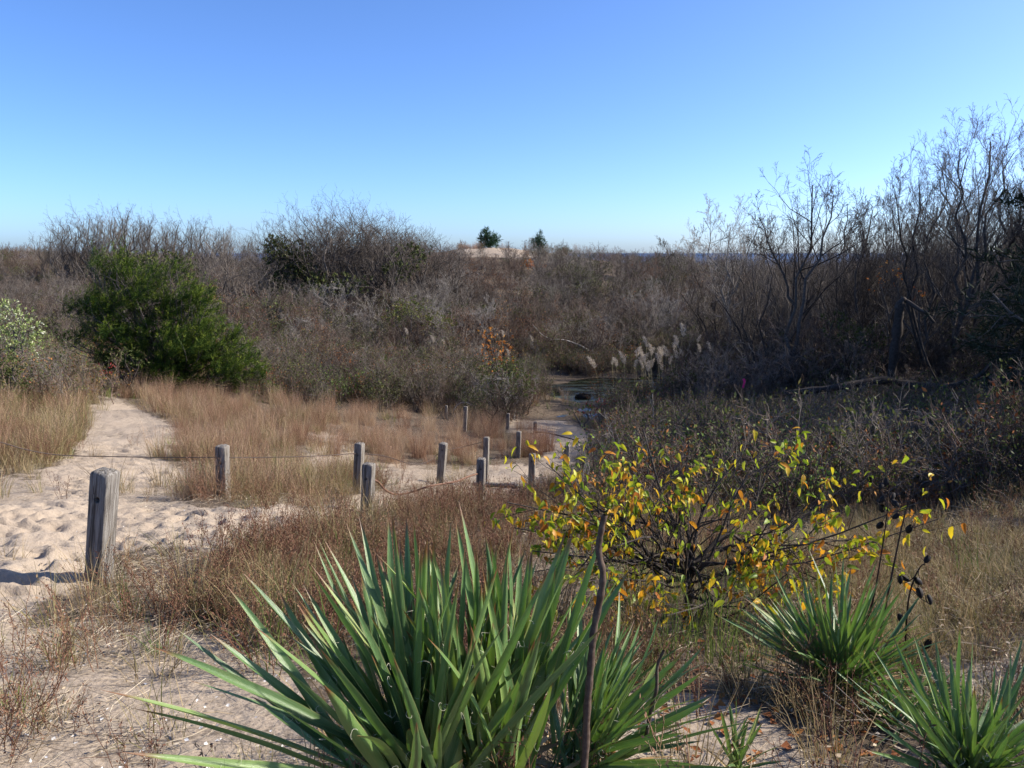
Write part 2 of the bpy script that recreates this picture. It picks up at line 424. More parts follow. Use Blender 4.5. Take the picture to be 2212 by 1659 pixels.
class G:
    """collects vertices, faces and a random value per piece"""
    def __init__(s): s.V = []; s.Q = []; s.T = []; s.A = []; s.n = 0
    def add(s, V, Q=None, T=None, rnd=0.5):
        V = np.asarray(V, float).reshape(-1, 3)
        if Q is not None and len(Q): s.Q.append(np.asarray(Q).reshape(-1, 4) + s.n)
        if T is not None and len(T): s.T.append(np.asarray(T).reshape(-1, 3) + s.n)
        s.V.append(V); s.A.append(np.broadcast_to(rnd, (len(V),)).astype(float)); s.n += len(V)
    def mesh(s, name, mat=None, off=None, smooth=True):
        V = np.concatenate(s.V)
        if off is not None: V = V - np.asarray(off)
        me = mesh_np(name, V, np.concatenate(s.Q) if s.Q else None, np.concatenate(s.T) if s.T else None, {'rnd': np.concatenate(s.A)}, smooth)
        if mat: me.materials.append(mat)
        return me

def tubes(g, P, Rd, sides=3, rnd=None):
    """P (N,K,3) polylines, Rd (N,K) radii"""
    P = np.asarray(P, float); Rd = np.asarray(Rd, float)
    N, K, _ = P.shape
    T = np.empty_like(P); T[:, 1:-1] = P[:, 2:] - P[:, :-2]; T[:, 0] = P[:, 1] - P[:, 0]; T[:, -1] = P[:, -1] - P[:, -2]
    T = nrm(T); mean = nrm(P[:, -1] - P[:, 0])
    ref = np.where(np.abs(mean[:, 2:3]) > 0.8, np.array([1., 0, 0]), np.array([0, 0, 1.]))
    ref = ref[:, None, :]
    n1 = nrm(ref - (ref * T).sum(-1, keepdims=True) * T); n2 = np.cross(T, n1)
    an = np.arange(sides) * math.tau / sides
    V = P[:, :, None, :] + Rd[:, :, None, None] * (n1[:, :, None, :] * np.cos(an)[None, None, :, None] + n2[:, :, None, :] * np.sin(an)[None, None, :, None])
    idx = np.arange(N * K * sides).reshape(N, K, sides)
    a = idx[:, :-1, :]; b = idx[:, 1:, :]
    Q = np.stack([a, np.roll(a, -1, 2), np.roll(b, -1, 2), b], -1).reshape(-1, 4)
    r = np.repeat(rng.random(N) if rnd is None else np.broadcast_to(rnd, (N,)), K * sides)
    g.add(V, Q, None, r)

def blades(g, base, az, lean, length, width, curve, K=4, rnd=None, twist=None):
    """grass blades: base (N,3); az direction of lean; lean angle from vertical at the root; curve extra angle at the tip"""
    N = len(base); t = np.linspace(0, 1, K)
    ang = lean[:, None] + curve[:, None] * t[None, :] ** 1.3
    ds = length[:, None] / (K - 1)
    h = np.concatenate([np.zeros((N, 1)), np.cumsum(np.sin(ang[:, :-1]) * ds, 1)], 1)
    v = np.concatenate([np.zeros((N, 1)), np.cumsum(np.cos(ang[:, :-1]) * ds, 1)], 1)
    ca, sa = np.cos(az)[:, None], np.sin(az)[:, None]
    P = base[:, None, :] + np.stack([h * ca, h * sa, v], -1)
    tw = az + math.pi / 2 if twist is None else twist
    side = np.stack([np.cos(tw), np.sin(tw), np.zeros(N)], -1)[:, None, :]
    w = width[:, None] * (1 - 0.88 * t[None, :] ** 1.6) * 0.5
    V = np.stack([P - side * w[..., None], P + side * w[..., None]], 2)
    idx = np.arange(N * K * 2).reshape(N, K, 2)
    Q = np.stack([idx[:, :-1, 0], idx[:, :-1, 1], idx[:, 1:, 1], idx[:, 1:, 0]], -1).reshape(-1, 4)
    g.add(V, Q, None, np.repeat(rng.random(N) if rnd is None else rnd, K * 2))
    return P

def quads(g, c, axis, nrmv, L, W, rnd=None, fold=0.0):
    """diamond-ish leaves centred on their stalk end"""
    N = len(c); ax = nrm(axis); sd = nrm(np.cross(ax, nrmv)); up = np.cross(sd, ax)
    L = np.broadcast_to(L, (N,))[:, None]; W = np.broadcast_to(W, (N,))[:, None]
    a = c; b = c + ax * L * 0.45 + sd * W * 0.5 + up * fold * W; d = c + ax * L; e = c + ax * L * 0.45 - sd * W * 0.5 + up * fold * W
    V = np.stack([a, b, d, e], 1); idx = np.arange(N * 4).reshape(N, 4)
    T = np.concatenate([idx[:, [0, 1, 2]], idx[:, [0, 2, 3]]])
    g.add(V, None, T, np.repeat(rng.random(N) if rnd is None else rnd, 4))

def rand_dirs(n, r=None):
    r = r or rng
    v = r.normal(size=(n, 3)); return nrm(v)

# ------------------------------------------------------------------ woody plants
def woody(seed, axes, levels, r_tip=0.004):
    """axes: list of (points (K,3), r0). levels: list of dicts for each next order. returns list of (P (N,K,3), R (N,K)) per order"""
    r = np.random.default_rng(seed)
    out = []
    P = [np.asarray(a[0], float) for a in axes]; K = len(P[0])
    P = np.stack(P); r0 = np.array([a[1] for a in axes])
    Rd = r0[:, None] * (1 - np.linspace(0, 1, K)[None, :] * 0.82) + r_tip * 0.5
    out.append((P, Rd))
    for lv in levels:
        N, K, _ = P.shape
        n = lv['n']; k = lv.get('k', 4)
        src = np.repeat(np.arange(N), n)
        lo, hi = lv.get('t', (0.3, 1.0))
        t = lo + (hi - lo) * ((np.tile(np.arange(n), N) + r.random(N * n)) / n)
        f = t * (K - 1); i = np.minimum(f.astype(int), K - 2); a = (f - i)[:, None]
        p0 = P[src, i] * (1 - a) + P[src, i + 1] * a
        rr = Rd[src, i] * (1 - a[:, 0]) + Rd[src, i + 1] * a[:, 0]
        tan = nrm(P[src, i + 1] - P[src, i])
        plen = np.linalg.norm(np.diff(P, axis=1), axis=2).sum(1)[src]
        side = nrm(np.cross(tan, r.normal(size=(N * n, 3))))
        ang = np.radians(lv['ang'] + lv.get('ajit', 12) * r.normal(size=N * n))[:, None]
        d = tan * np.cos(ang) + side * np.sin(ang)
        L = plen * lv['len'] * (1 - lv.get('fall', 0.5) * t) * r.uniform(0.6, 1.25, N * n)
        if 'lmin' in lv: L = np.maximum(L, lv['lmin'])
        pts = [p0]; cur = d
        up = lv.get('up', 0.1); wan = lv.get('wander', 0.25); wind = np.array(lv.get('wind', (0, 0, 0)))
        for s in range(k - 1):
            cur = nrm(cur + wan * r.normal(size=cur.shape) + np.array([0, 0, up]) + wind)
            pts.append(pts[-1] + cur * (L / (k - 1))[:, None])
        P = np.stack(pts, 1)
        rs = np.maximum(rr * lv.get('rr', 0.6), r_tip)
        Rd = rs[:, None] * (1 - np.linspace(0, 1, k)[None, :] * 0.7); Rd = np.maximum(Rd, r_tip * 0.45)
        out.append((P, Rd))
    return out

def axis_path(base, top, K=8, wob=0.04, seed=0, bow=(0, 0, 0)):
    r = np.random.default_rng(seed); t = np.linspace(0, 1, K)[:, None]
    base = np.asarray(base, float); top = np.asarray(top, float); L = np.linalg.norm(top - base)
    w = r.normal(size=(K, 3)) * wob * L; w[:, 2] *= 0.3; w[0] = 0; w[-1] = 0
    return base * (1 - t) + top * t + w + np.asarray(bow) * (4 * t * (1 - t))

# ------------------------------------------------------------------ ground
def build_ground():
    uu = np.concatenate([np.linspace(-1.35, -0.85, 18, endpoint=False), np.linspace(-0.85, 0.12, 250, endpoint=False), np.linspace(0.12, 0.8, 110, endpoint=False), np.linspace(0.8, 1.35, 18)])
    s = np.concatenate([np.geomspace(1.2, 6.7, 60, endpoint=False), np.geomspace(6.7, 18.2, 400, endpoint=False), np.geomspace(18.2, 300, 260)]); dd = s - 4.2
    D, U = np.meshgrid(dd, uu, indexing='ij'); X = U * (D + 4.2); Y = D
    Z = tz0(X, Y)
    px, py = project(X, np.maximum(Y, 0.3), Z)
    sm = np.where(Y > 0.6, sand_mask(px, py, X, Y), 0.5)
    far = np.clip((Y - 38) / 6, 0, 1)
    dune = ((Y > 96) & (px > 985) & (px < 1160)) * 1.0
    marg = ((Z < .45) & (Y > 30)) * 1.0
    sm = np.maximum(sm * (1 - far) - .6 * far - .9 * marg, dune * 0.9)
    low = (vnoise(X, Y, 0.35, 5) - 0.5) * 0.05 + (vnoise(X, Y, 0.17, 6) - 0.5) * 0.025
    Z = Z + low * np.clip(sm * 1.3, 0, 1) * (Y < 36)
    for fx, fy, fa, fl, fd in FOOT:
        j0 = np.searchsorted(dd, fy - 0.3); j1 = np.searchsorted(dd, fy + 0.3)
        if j1 <= j0: continue
        i0 = max(np.searchsorted(uu, (fx - 0.3) / (fy + 4.2)), 0); i1 = np.searchsorted(uu, (fx + 0.3) / (fy + 4.2))
        dx = X[j0:j1, i0:i1] - fx; dy = Y[j0:j1, i0:i1] - fy
        a = (dx * math.cos(fa) + dy * math.sin(fa)) / fl; b = (-dx * math.sin(fa) + dy * math.cos(fa)) / (fl * 0.55)
        q = a * a + b * b
        Z[j0:j1, i0:i1] += -fd * np.exp(-q * 1.6) + 0.45 * fd * np.exp(-(np.sqrt(q) - 1.5) ** 2 * 4)
    V = np.stack([X, Y, Z], -1).reshape(-1, 3)
    n, m = X.shape; idx = np.arange(n * m).reshape(n, m)
    Q = np.stack([idx[:-1, :-1], idx[:-1, 1:], idx[1:, 1:], idx[1:, :-1]], -1).reshape(-1, 4)
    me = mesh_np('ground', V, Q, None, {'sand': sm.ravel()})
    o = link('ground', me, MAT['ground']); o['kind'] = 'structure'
build_ground()

def sheet(name, x0, x1, y0, y1, z, mat, nx=2, ny=2):
    xs = np.linspace(x0, x1, nx); ys = np.linspace(y0, y1, ny); X, Y = np.meshgrid(xs, ys)
    idx = np.arange(nx * ny).reshape(ny, nx)
    Q = np.stack([idx[:-1, :-1], idx[:-1, 1:], idx[1:, 1:], idx[1:, :-1]], -1).reshape(-1, 4)
    o = link(name, mesh_np(name, np.stack([X, Y, np.full_like(X, z)], -1).reshape(-1, 3), Q), mat); o['kind'] = 'structure'; return o
sheet('pond_water', -2, 18, 27, 60, 0.0, MAT['pond'])
sheet('sea', -30000, 30000, 130, 50000, -1.2, MAT['sea'], 2, 2)

# ------------------------------------------------------------------ fence posts
def post_mesh(w, h, seed):
    """square timber with chamfered, weather-worn head and a drilled cable hole through the front face"""
    r = np.random.default_rng(seed); g = G()
    hw = w / 2; bury = 0.35; ch = w * 0.16
    hz = h - w * (0.8 + 0.9 * r.random()); hr = w * r.uniform(0.11, 0.2)
    # stacked rings of a rounded square, four points per side
    def ring(z, s, cut=0.07):
        pts = []
        for k in range(4):
            a = k * math.pi / 2
            for q in (-1 + cut, -0.35, 0.35, 1 - cut):
                x, y = q * hw * s, -hw * s
                pts.append((x * math.cos(a) - y * math.sin(a), x * math.sin(a) + y * math.cos(a), z))
        return np.array(pts)
    zs = list(np.linspace(-bury, hz - hr * 1.3, 7)) + [hz + hr * 1.3] + list(np.linspace(hz + hr * 2.2, h - ch, 3)[0:])
    rings = []
    for z in zs:
        p = ring(z, 1.0); p[:, :2] += r.normal(size=(16, 2)) * w * 0.012; rings.append(p)
    for s, z in ((0.97, h - ch * 0.5), (0.84, h - ch * 0.05), (0.4, h + 0.003)):
        p = ring(z, s, 0.2); p[:, 2] += r.normal(size=16) * w * 0.03; rings.append(p)
    V = np.concatenate(rings); nr = len(rings); idx = np.arange(nr * 16).reshape(nr, 16)
    Q = []
    hole_row = 6
    for i in range(nr - 1):
        for j in range(16):
            if i == hole_row and j == 1: continue
            Q.append((idx[i, j], idx[i, (j + 1) % 16], idx[i + 1, (j + 1) % 16], idx[i + 1, j]))
    g.add(V, Q)
    # cap
    top = rings[-1]; c = top.mean(0)
    g.add(np.concatenate([top, c[None]]), None, [(j, (j + 1) % 16, 16) for j in range(16)])
    # drilled hole: rim quad to octagon, then a sleeve inwards
    q = [V[idx[hole_row, 1]], V[idx[hole_row, 2]], V[idx[hole_row + 1, 2]], V[idx[hole_row + 1, 1]]]
    cen = np.mean(q, 0)
    mids = [q[0], (q[0] + q[1]) / 2, q[1], (q[1] + q[2]) / 2, q[2], (q[2] + q[3]) / 2, q[3], (q[3] + q[0]) / 2]
    oc = [cen + np.array([hr * math.cos(a), 0, hr * math.sin(a)]) for a in [math.radians(225 + 45 * k) for k in range(8)]]
    inn = [p + np.array([0, w * 0.5, 0]) for p in oc]
    VV = np.array(mids + oc + inn)
    QQ = [(k, (k + 1) % 8, 8 + (k + 1) % 8, 8 + k) for k in range(8)] + [(8 + k, 8 + (k + 1) % 8, 16 + (k + 1) % 8, 16 + k) for k in range(8)]
    QQ += [(16, 17, 18, 19), (16, 19, 20, 23), (20, 21, 22, 23)]
    g.add(VV, QQ)
    return g.mesh('fence_post', MAT['wood'], smooth=False)

POSTS = [  # base px, base py, top px, top py, seen width px, yaw deg, label
 (212,1262, 228,1016, 62, 0, 'tall weathered grey timber post nearest the viewer, leaning right, by sandy clearing'),
 (483,1078, 480, 962, 33, 4, 'weathered post standing in grass to which the hanging cable runs from the left edge'),
 (773,1066, 777, 957, 25, -4, 'thin weathered post directly behind the stouter pale post, left of centre'),
 (793,1108, 797,1001, 34, 0, 'stout pale weathered post in front of a thinner one, rusty cable on its right'),
 (951,1048, 958, 957, 23, 0, 'lone weathered post between bluestem clumps in the middle of the slope'),
 (1037,1090,1040, 990, 25, 0, 'dark post in front of a taller one, end of the rusty cable'),
 (1049,1050,1051, 944, 16, -6, 'slim tall post behind the dark post where the rusty cable ends'),
 (1119,990, 1121, 932, 14, 0, 'small post left of the reddish bluestem clump beside the far sand path'),
 (1148,1055,1150, 980, 20, 0, 'dark post standing in front of the pale sand, left of the yellow shrub top'),
 (1221,1042,1225, 962, 15, 0, 'dark slim post leaning on the sand path just above the yellow shrub'),
 (1156,938,1157, 911, 11, 0, 'short post at the left edge of the far sand path'),
 (1096,928,1098, 893, 10, 0, 'far pale post behind bluestem at the brush edge'),
 (1004,932,1006, 878, 11, 0, 'far pale post rising from bluestem against dark brush'),
 (1272,985,1275, 938, 12, 0, 'small post at the right edge of the far sand path among yellow leaves'),
 (1309,965,1310, 925, 11, 0, 'dark small post right of the sand path against brush'),
 (964,905, 964, 876, 7, 0, 'tiny pale far post stub beside the arched stem'),
]
POSTINFO = []
for k, (bx, by, tx, ty, wpx, yaw, lab) in enumerate(POSTS):
    b = ground(bx, by); d = b[1]
    top = at(tx, ty, d)
    h = np.linalg.norm(top - b)
    w = wpx / FPX * d / 1.42
    o = link('fence_post', post_mesh(w, h, 40 + k))
    o.location = Vector(b)
    ax = Vector(top - b).normalized()
    o.rotation_euler = (Vector((0, 0, 1)).rotation_difference(ax) @ Matrix.Rotation(R(yaw - 11), 3, 'Z').to_quaternion()).to_euler()
    tag(o, lab, 'post', 'fence posts along the sand path')
    POSTINFO.append((b, top, w, h))
    print('post', k, np.round(b, 2), 'h %.2f w %.3f' % (h, w))

# ------------------------------------------------------------------ cables between the posts
def smooth_path(P, n=8):
    P = np.asarray(P, float); out = []
    E = np.concatenate([2 * P[:1] - P[1:2], P, 2 * P[-1:] - P[-2:-1]])
    for i in range(1, len(E) - 2):
        for t in np.linspace(0, 1, n, endpoint=False):
            a, b, c, d = E[i - 1], E[i], E[i + 1], E[i + 2]
            out.append(0.5 * ((2 * b) + (c - a) * t + (2 * a - 5 * b + 4 * c - d) * t * t + (3 * b - a - 3 * c + d) * t ** 3))
    out.append(E[-2]); return np.array(out)
def cable(name, pts, rad, mat, label):
    P = smooth_path([at(*p) for p in pts]); g = G(); off = P[0].copy()
    tubes(g, P[None], np.full((1, len(P)), rad), 6)
    o = link(name, g.mesh(name, mat, off)); o.location = Vector(off)
    return tag(o, label, 'cable')
def pd(i): return POSTINFO[i][0][1]
cable('cable', [(-260,905,pd(1)-1.6), (-100,930,pd(1)-1.0), (0,955,pd(1)-.7), (60,972,pd(1)-.5), (130,983,pd(1)-.3), (230,986,pd(1)-.15), (350,988,pd(1)-.1), (470,988,pd(1)-.05), (560,988,pd(1)+.4), (680,985,pd(2)-1.2), (773,979,pd(2))], 0.0055, MAT['wire'], 'dark wire cable sagging from the left edge to a post and on')
cable('cable', [(790,1032,pd(3)+.05), (815,1040,pd(3)+.2), (832,1058,pd(3)+.4), (855,1068,pd(3)+.7), (885,1064,pd(3)+.9), (930,1050,pd(5)-1.0), (985,1040,pd(5)-.6), (1010,1030,pd(5)-.3), (1036,1022,pd(5))], 0.013, MAT['rust'], 'rusty cable looping low from stout pale post to dark post')
cable('cable', [(773,979,pd(2)), (830,985,pd(2)+.6), (895,1003,pd(2)+1.2), (930,994,pd(4)-.5), (955,975,pd(4)), (1000,965,pd(4)+.8), (1049,953,pd(6))], 0.006, MAT['wire'], 'thin wire between the middle posts of the back row')
cable('cable', [(1157,933,pd(10)-.5), (1185,936,pd(10)-1), (1215,943,pd(10)-2), (1245,952,pd(13)+.8), (1262,965,pd(13)+.4), (1272,975,pd(13))], 0.022, MAT['stalk'], 'dark rope curving over the far sand path')
# timber lying by the path
def plank(p0, p1, w, name, label):
    a, b = np.array(p0), np.array(p1); g = G(); t = np.linspace(0, 1, 6)[:, None]
    P = a * (1 - t) + b * t; off = P[0].copy()
    tubes(g, P[None], np.full((1, 6), w), 4, 0.3)
    for e, s in ((0, 1), (20, -1)):
        g.add(g.V[0][e:e + 4], [(0, 1, 2, 3)])
    o = link(name, g.mesh(name, MAT['wood'], off, smooth=False)); o.location = Vector(off); tag(o, label, 'timber')
a_ = ground(1022, 1050); b_ = ground(1120, 1056)
plank(a_ + [0, 0, .05], b_ + [0, 0, .06], 0.055, 'timber_edging', 'low dark timber lying across the sand behind the dark post')

# ------------------------------------------------------------------ yucca plants
def leaf_mesh(bulge, fold, seed):
    K, C = 14, 5; t = np.linspace(0, 1, K); r = np.random.default_rng(seed)
    prof = np.interp(t, [0, 0.12, 0.35, 0.55, 0.75, 0.9, 0.97, 1], [0.62, 0.66, 0.9, 1.0, 0.80, 0.42, 0.15, 0.02])
    c = np.linspace(-1, 1, C)
    W = np.cumsum(r.normal(size=K)) * 0.004; W -= np.linspace(W[0], W[-1], K)
    tw = np.cumsum(r.normal(size=K)) * 0.06
    V = []; acr = []; tt = []
    for i in range(K):
        for q in c:
            x = q * 0.5 * prof[i]; y = fold * (abs(q) ** 1.4) * prof[i]
            xr = x * math.cos(tw[i]) - y * math.sin(tw[i]); yr = x * math.sin(tw[i]) + y * math.cos(tw[i])
            V.append((xr, yr - bulge * 4 * t[i] * (1 - t[i]) / 0.04 * 0.04, t[i])); acr.append(q); tt.append(t[i])
    V = np.array(V); V[:, 0] += np.repeat(W, C) * 8
    idx = np.arange(K * C).reshape(K, C)
    Q = np.stack([idx[:-1, :-1], idx[:-1, 1:], idx[1:, 1:], idx[1:, :-1]], -1).reshape(-1, 4)
    return mesh_np('yucca_leaf', V, Q, None, {'acr': acr, 't': tt, 'rnd': np.full(len(V), 0.5)})
LEAVES = [leaf_mesh(b, f, i) for i, (b, f) in enumerate([(-0.3, 0.20), (-0.6, 0.26), (-0.9, 0.22), (0.2, 0.30), (-0.1, 0.16), (-1.3, 0.24)])]
DEAD = [m.copy() for m in LEAVES]
for m in LEAVES: m.materials.append(MAT['yucca'])
for m in DEAD: m.materials.append(MAT['deadleaf'])
def place_leaf(root, rp, base, tip, width, r, dead=False):
    base = Vector(base); tip = Vector(tip); z = tip - base; L = z.length; z.normalize()
    inward = Vector((rp[0], rp[1], rp[2] + 0.8)) - tip; inward.z = max(inward.z, 0.15)
    if not dead: inward = Vector((inward.x, inward.y, 0.25)) + Vector(r.normal(size=3)) * 0.25
    n = inward - inward.dot(z) * z
    if n.length < 1e-3: n = Vector((1, 0, 0))
    n.normalize(); x = n.cross(z)
    k = int(r.integers(0, 6)) if not dead else int(r.choice([2, 5]))
    o = bpy.data.objects.new('dead_leaf' if dead else 'leaf', (DEAD if dead else LEAVES)[k])
    COL.objects.link(o); o.parent = root
    M = Matrix((x, n, z)).transposed().to_4x4()
    M = Matrix.Translation(base - Vector(rp)) @ M @ Matrix.Diagonal((width, width, L, 1))
    o.matrix_local = M
def yucca(px, py, d, tips, nfill, L, width, seed, label, elev=(35, 85), depth_j=0.2, threads=0, azr=(0, math.tau), on_ground=True):
    r = np.random.default_rng(seed)
    c = at(px, py, d); gz = float(tz0(c[0], c[1])); rp = np.array([c[0], c[1], gz])
    root = empty('yucca_plant', rp); tag(root, label, 'yucca', 'yucca plants')
    ends = []
    def base_pt(): return rp + np.array([r.normal() * 0.035, r.normal() * 0.035, 0.02 + r.random() * 0.08]) * (L / 0.7)
    for q in tips:
        tx, ty = q[0], q[1]; dd = d + (q[2] if len(q) > 2 else r.normal() * depth_j)
        tip = at(tx, ty, dd); ends.append((base_pt(), tip, width * r.uniform(0.85, 1.15), False))
    for i in range(nfill):
        e = math.radians(r.uniform(*elev)); a = r.uniform(*azr); l = L * r.uniform(0.55, 1.0)
        b = base_pt(); tip = b + l * np.array([math.cos(e) * math.cos(a), math.cos(e) * math.sin(a), math.sin(e)])
        tip[2] = max(tip[2], float(tz0(tip[0], tip[1])) + 0.03)
        ends.append((b, tip, width * r.uniform(0.7, 1.05), False))
    for i in range(max(5, nfill // 3)):
        a = r.uniform(0, math.tau); l = L * r.uniform(0.35, 0.7); b = base_pt(); b[2] -= 0.04
        tip = b + l * np.array([math.cos(a), math.sin(a), 0]); tip[2] = float(tz0(tip[0], tip[1])) + r.uniform(0.02, 0.12)
        ends.append((b, tip, width * 0.7, True))
    for b, t, w, dd in ends: place_leaf(root, rp, b, t, w, r, dd)
    if threads:
        g = G(); P = []
        for b, t, w, dd in ends:
            if dd or np.linalg.norm(t - b) < 0.45 * L: continue
            for k in range(threads):
                f = r.uniform(0.2, 0.75); p = b * (1 - f) + t * f + r.normal(size=3) * 0.008
                dirv = nrm(r.normal(size=3)); pts = [p]; cur = dirv
                kx = nrm(r.normal(size=3))
                for s in range(7):
                    cur = nrm(cur + np.cross(kx, cur) * 0.75); pts.append(pts[-1] + cur * r.uniform(0.002, 0.009))
                P.append(pts)
        P = np.array(P) - rp; tubes(g, P, np.full(P.shape[:2], 0.0004), 3)
        link('leaf_threads', g.mesh('leaf_threads', MAT['thread']), None, root)['kind'] = 'stuff'
    return root, rp

main_tips = [(215,1490,-.25),(262,1625,-.35),(330,1398,-.1),(372,1352,.0),(285,1530,-.2),(455,1370,-.05),(487,1262,.05),(525,1238,.1),(410,1470,-.25),
 (600,1275,.15),(628,1255,.2),(655,1262,.15),(682,1155,.1),(700,1165,.25),(747,1128,.1),(765,1170,.3),(795,1180,.2),(838,1113,.15),(826,1190,.3),
 (878,1118,.25),(863,1168,.3),(905,1170,.2),(925,1165,.35),(885,1200,.1),(760,1300,-.2),(800,1330,-.25),(690,1400,-.35),(850,1420,-.4),(560,1500,-.4),(545,1505,.35),
 (975,1118,.2),(950,1200,.0),(700,1480,-.5),(990,1240,-.1),(900,1560,-.55),(770,1590,-.55),(1000,1640,-.6),(640,1300,.3),(720,1250,.25)]
YM, YMP = yucca(915, 1770, 1.72, main_tips, 84, 0.76, 0.029, 1, 'largest yucca in the foreground with long stiff blue-green blades', elev=(48, 89), threads=3)
tips2 = [(1010,1152,.2),(1048,1150,.2),(1052,1180,.3),(1098,1155,.15),(1125,1172,.25),(1150,1185,.25),(1163,1200,.3),(1222,1150,.15),(1238,1146,.2),(1232,1160,.1),(1180,1230,.3),(1090,1230,.3),(1070,1300,-.1),
 (1120,1290,.0),(1200,1225,.1),(1145,1250,.25),(1290,1260,.05),(1275,1290,.1),(1362,1228,.1),(1330,1300,.2),(1040,1260,-.1),(1000,1290,.1),(1015,1345,-.2)]
Y2, Y2P = yucca(1075, 1775, 1.80, tips2, 66, 0.74, 0.030, 2, 'broad pale-lit yucca rosette right beside the largest one, holding the tall stalk', elev=(55, 89), threads=3)
tips3 = [(1370,1400,.1),(1425,1388,.1),(1480,1390,.15),(1392,1420,.2),(1545,1500,.0),(1560,1540,-.05),(1470,1480,.1),(1410,1460,.2),(1330,1420,.1),(1500,1440,.1),(1600,1660,-.1),(1440,1560,-.2),(1350,1500,-.15),(1290,1480,.0),(1520,1600,-.1)]
Y3, Y3P = yucca(1245, 1765, 1.95, tips3, 84, 0.55, 0.021, 3, 'lower dense yucca leaning right at the bottom edge', elev=(25, 80), threads=1, azr=(-1.3, 1.9))
yucca(1590, 1660, 2.07, [(1556,1530),(1590,1500),(1575,1515),(1620,1540),(1648,1560),(1690,1610),(1530,1560)], 14, 0.22, 0.013, 4, 'small young yucca on sand at the bottom edge', elev=(30, 80))
tips5 = [(1955,1440),(2005,1460),(2050,1400),(1930,1480),(2105,1480),(2140,1500),(2180,1545),(2212,1500),(1900,1470),(1925,1420),(2000,1500),(2085,1520),(2030,1540),(2230,1600)]
yucca(2085, 1760, 1.82, tips5, 95, 0.44, 0.0165, 5, 'dark green yucca in the bottom right corner', elev=(25, 85), threads=1)
yucca(1810, 1470, 2.75, [(1720,1270,-.1),(1760,1290),(1840,1270),(1890,1330),(1935,1300,.2),(1940,1420),(1700,1300)], 150, 0.56, 0.018, 6, 'big shaded yucca beneath the right side of the yellow-leaved shrub', elev=(12, 80))
yucca(1935, 1560, 2.42, [(1880,1480),(1850,1500),(1800,1560)], 34, 0.30, 0.014, 7, 'sprawling yucca between the shaded yucca and the corner yucca', elev=(10, 60))
yucca(1665, 985, 13.5, [], 46, 0.75, 0.04, 8, 'far dark yucca above the yellow shrub, in tree shade', elev=(20, 80))
yucca(1690, 1060, 9.5, [], 30, 0.5, 0.03, 9, 'small yucca just behind the top of the yellow-leaved shrub', elev=(20, 70))

# dead flower stalks
def stalk_tube(name, pts, r0, r1, parent, rp, mat='stalk', sides=7):
    P = smooth_path(pts, 6); g = G(); n = len(P)
    rr = np.linspace(r0, r1, n) * (1 + 0.12 * np.sin(np.arange(n) * 1.7))
    tubes(g, (P - rp)[None], rr[None], sides)
    return link(name, g.mesh(name, MAT[mat]), None, parent)
stalk_tube('flower_stalk', [at(1240,1900,1.62), at(1262,1659,1.62), at(1268,1530,1.62), at(1275,1450,1.62), at(1283,1360,1.63), at(1297,1290,1.63), at(1302,1240,1.63), at(1293,1190,1.64), at(1298,1150,1.64), at(1306,1112,1.64)], 0.0098, 0.0068, Y2, Y2P)
stalk_tube('flower_stalk', [at(1395,1600,1.9), at(1405,1540,1.9), at(1418,1490,1.9), at(1420,1440,1.91), at(1434,1405,1.91)], 0.006, 0.004, Y3, Y3P)
stalk_tube('flower_stalk', [at(1010,1560,1.75), at(1015,1480,1.75), at(1022,1420,1.76), at(1030,1370,1.76)], 0.006, 0.004, YM, YMP)

def pod_stalk(pts, pods, r0, label, d):
    P = smooth_path([at(*p) for p in pts], 6); base = P[0].copy(); base[2] = float(tz0(base[0], base[1]))
    P = np.concatenate([base[None], P]) if P[0][2] - base[2] > 0.02 else P
    root = empty('seed_stalk', base); tag(root, label, 'seed stalk', 'dried seed stalks')
    g = G(); tubes(g, (P - base)[None], np.linspace(r0, r0 * 0.35, len(P))[None], 6)
    for (x, y) in pods:
        q = at(x, y, d + random.uniform(-.05, .05))
        dd = np.linalg.norm(P - q - np.array([0, 0, 0.05]), axis=1); s = P[np.argmin(dd)]
        tubes(g, (smooth_path([s, (s + q) / 2 + [0, 0, -.01], q], 3) - base)[None], np.full((1, 7), 0.0018), 4)
        k = G(); n = 6
        for m in range(3):     # three open valves
            a0 = m * math.tau / 3
            A = a0 + np.linspace(-0.9, 0.9, 4); rr = np.array([[0.002], [0.010], [0.0125], [0.008]])
            zz = np.array([-0.004, 0.006, 0.020, 0.034])
            V = np.stack([rr * np.cos(A)[None], rr * np.sin(A)[None], np.repeat(zz[:, None], 4, 1)], -1).reshape(-1, 3)
            idx = np.arange(16).reshape(4, 4)
            Q = np.stack([idx[:-1, :-1], idx[:-1, 1:], idx[1:, 1:], idx[1:, :-1]], -1).reshape(-1, 4)
            k.add(V, Q)
        o = link('seed_pod', k.mesh('seed_pod', MAT['pod']), None, root); o.location = Vector(q - base)
        o.rotation_euler = (random.uniform(-.9, .9), random.uniform(-.9, .9), random.uniform(0, 6)); s_ = random.uniform(.9, 1.25); o.scale = (s_, s_, s_)
    link('stem', g.mesh('stem', MAT['stalk']), None, root)
    return root
pod_stalk([(1950,1470,2.9),(1955,1400,2.9),(1962,1300,2.9),(1975,1250,2.9),(1988,1225,2.9),(1996,1218,2.9)], [(2010,1305),(1950,1345),(1998,1215),(1990,1262),(1962,1254),(1990,1290),(1945,1260),(2000,1400)], 0.0055, 'thin dried stalk with dark seed pods above the corner yucca', 2.9)
pod_stalk([(1895,1400,3.2),(1915,1300,3.2),(1935,1200,3.2),(1955,1110,3.2),(1975,1060,3.2)], [(1975,1040),(1950,1075),(1900,1085),(1990,1052),(1905,1105),(1940,1095),(1960,1150)], 0.007, 'dark seed stalk rising right of the yellow shrub, pods near its top', 3.2)
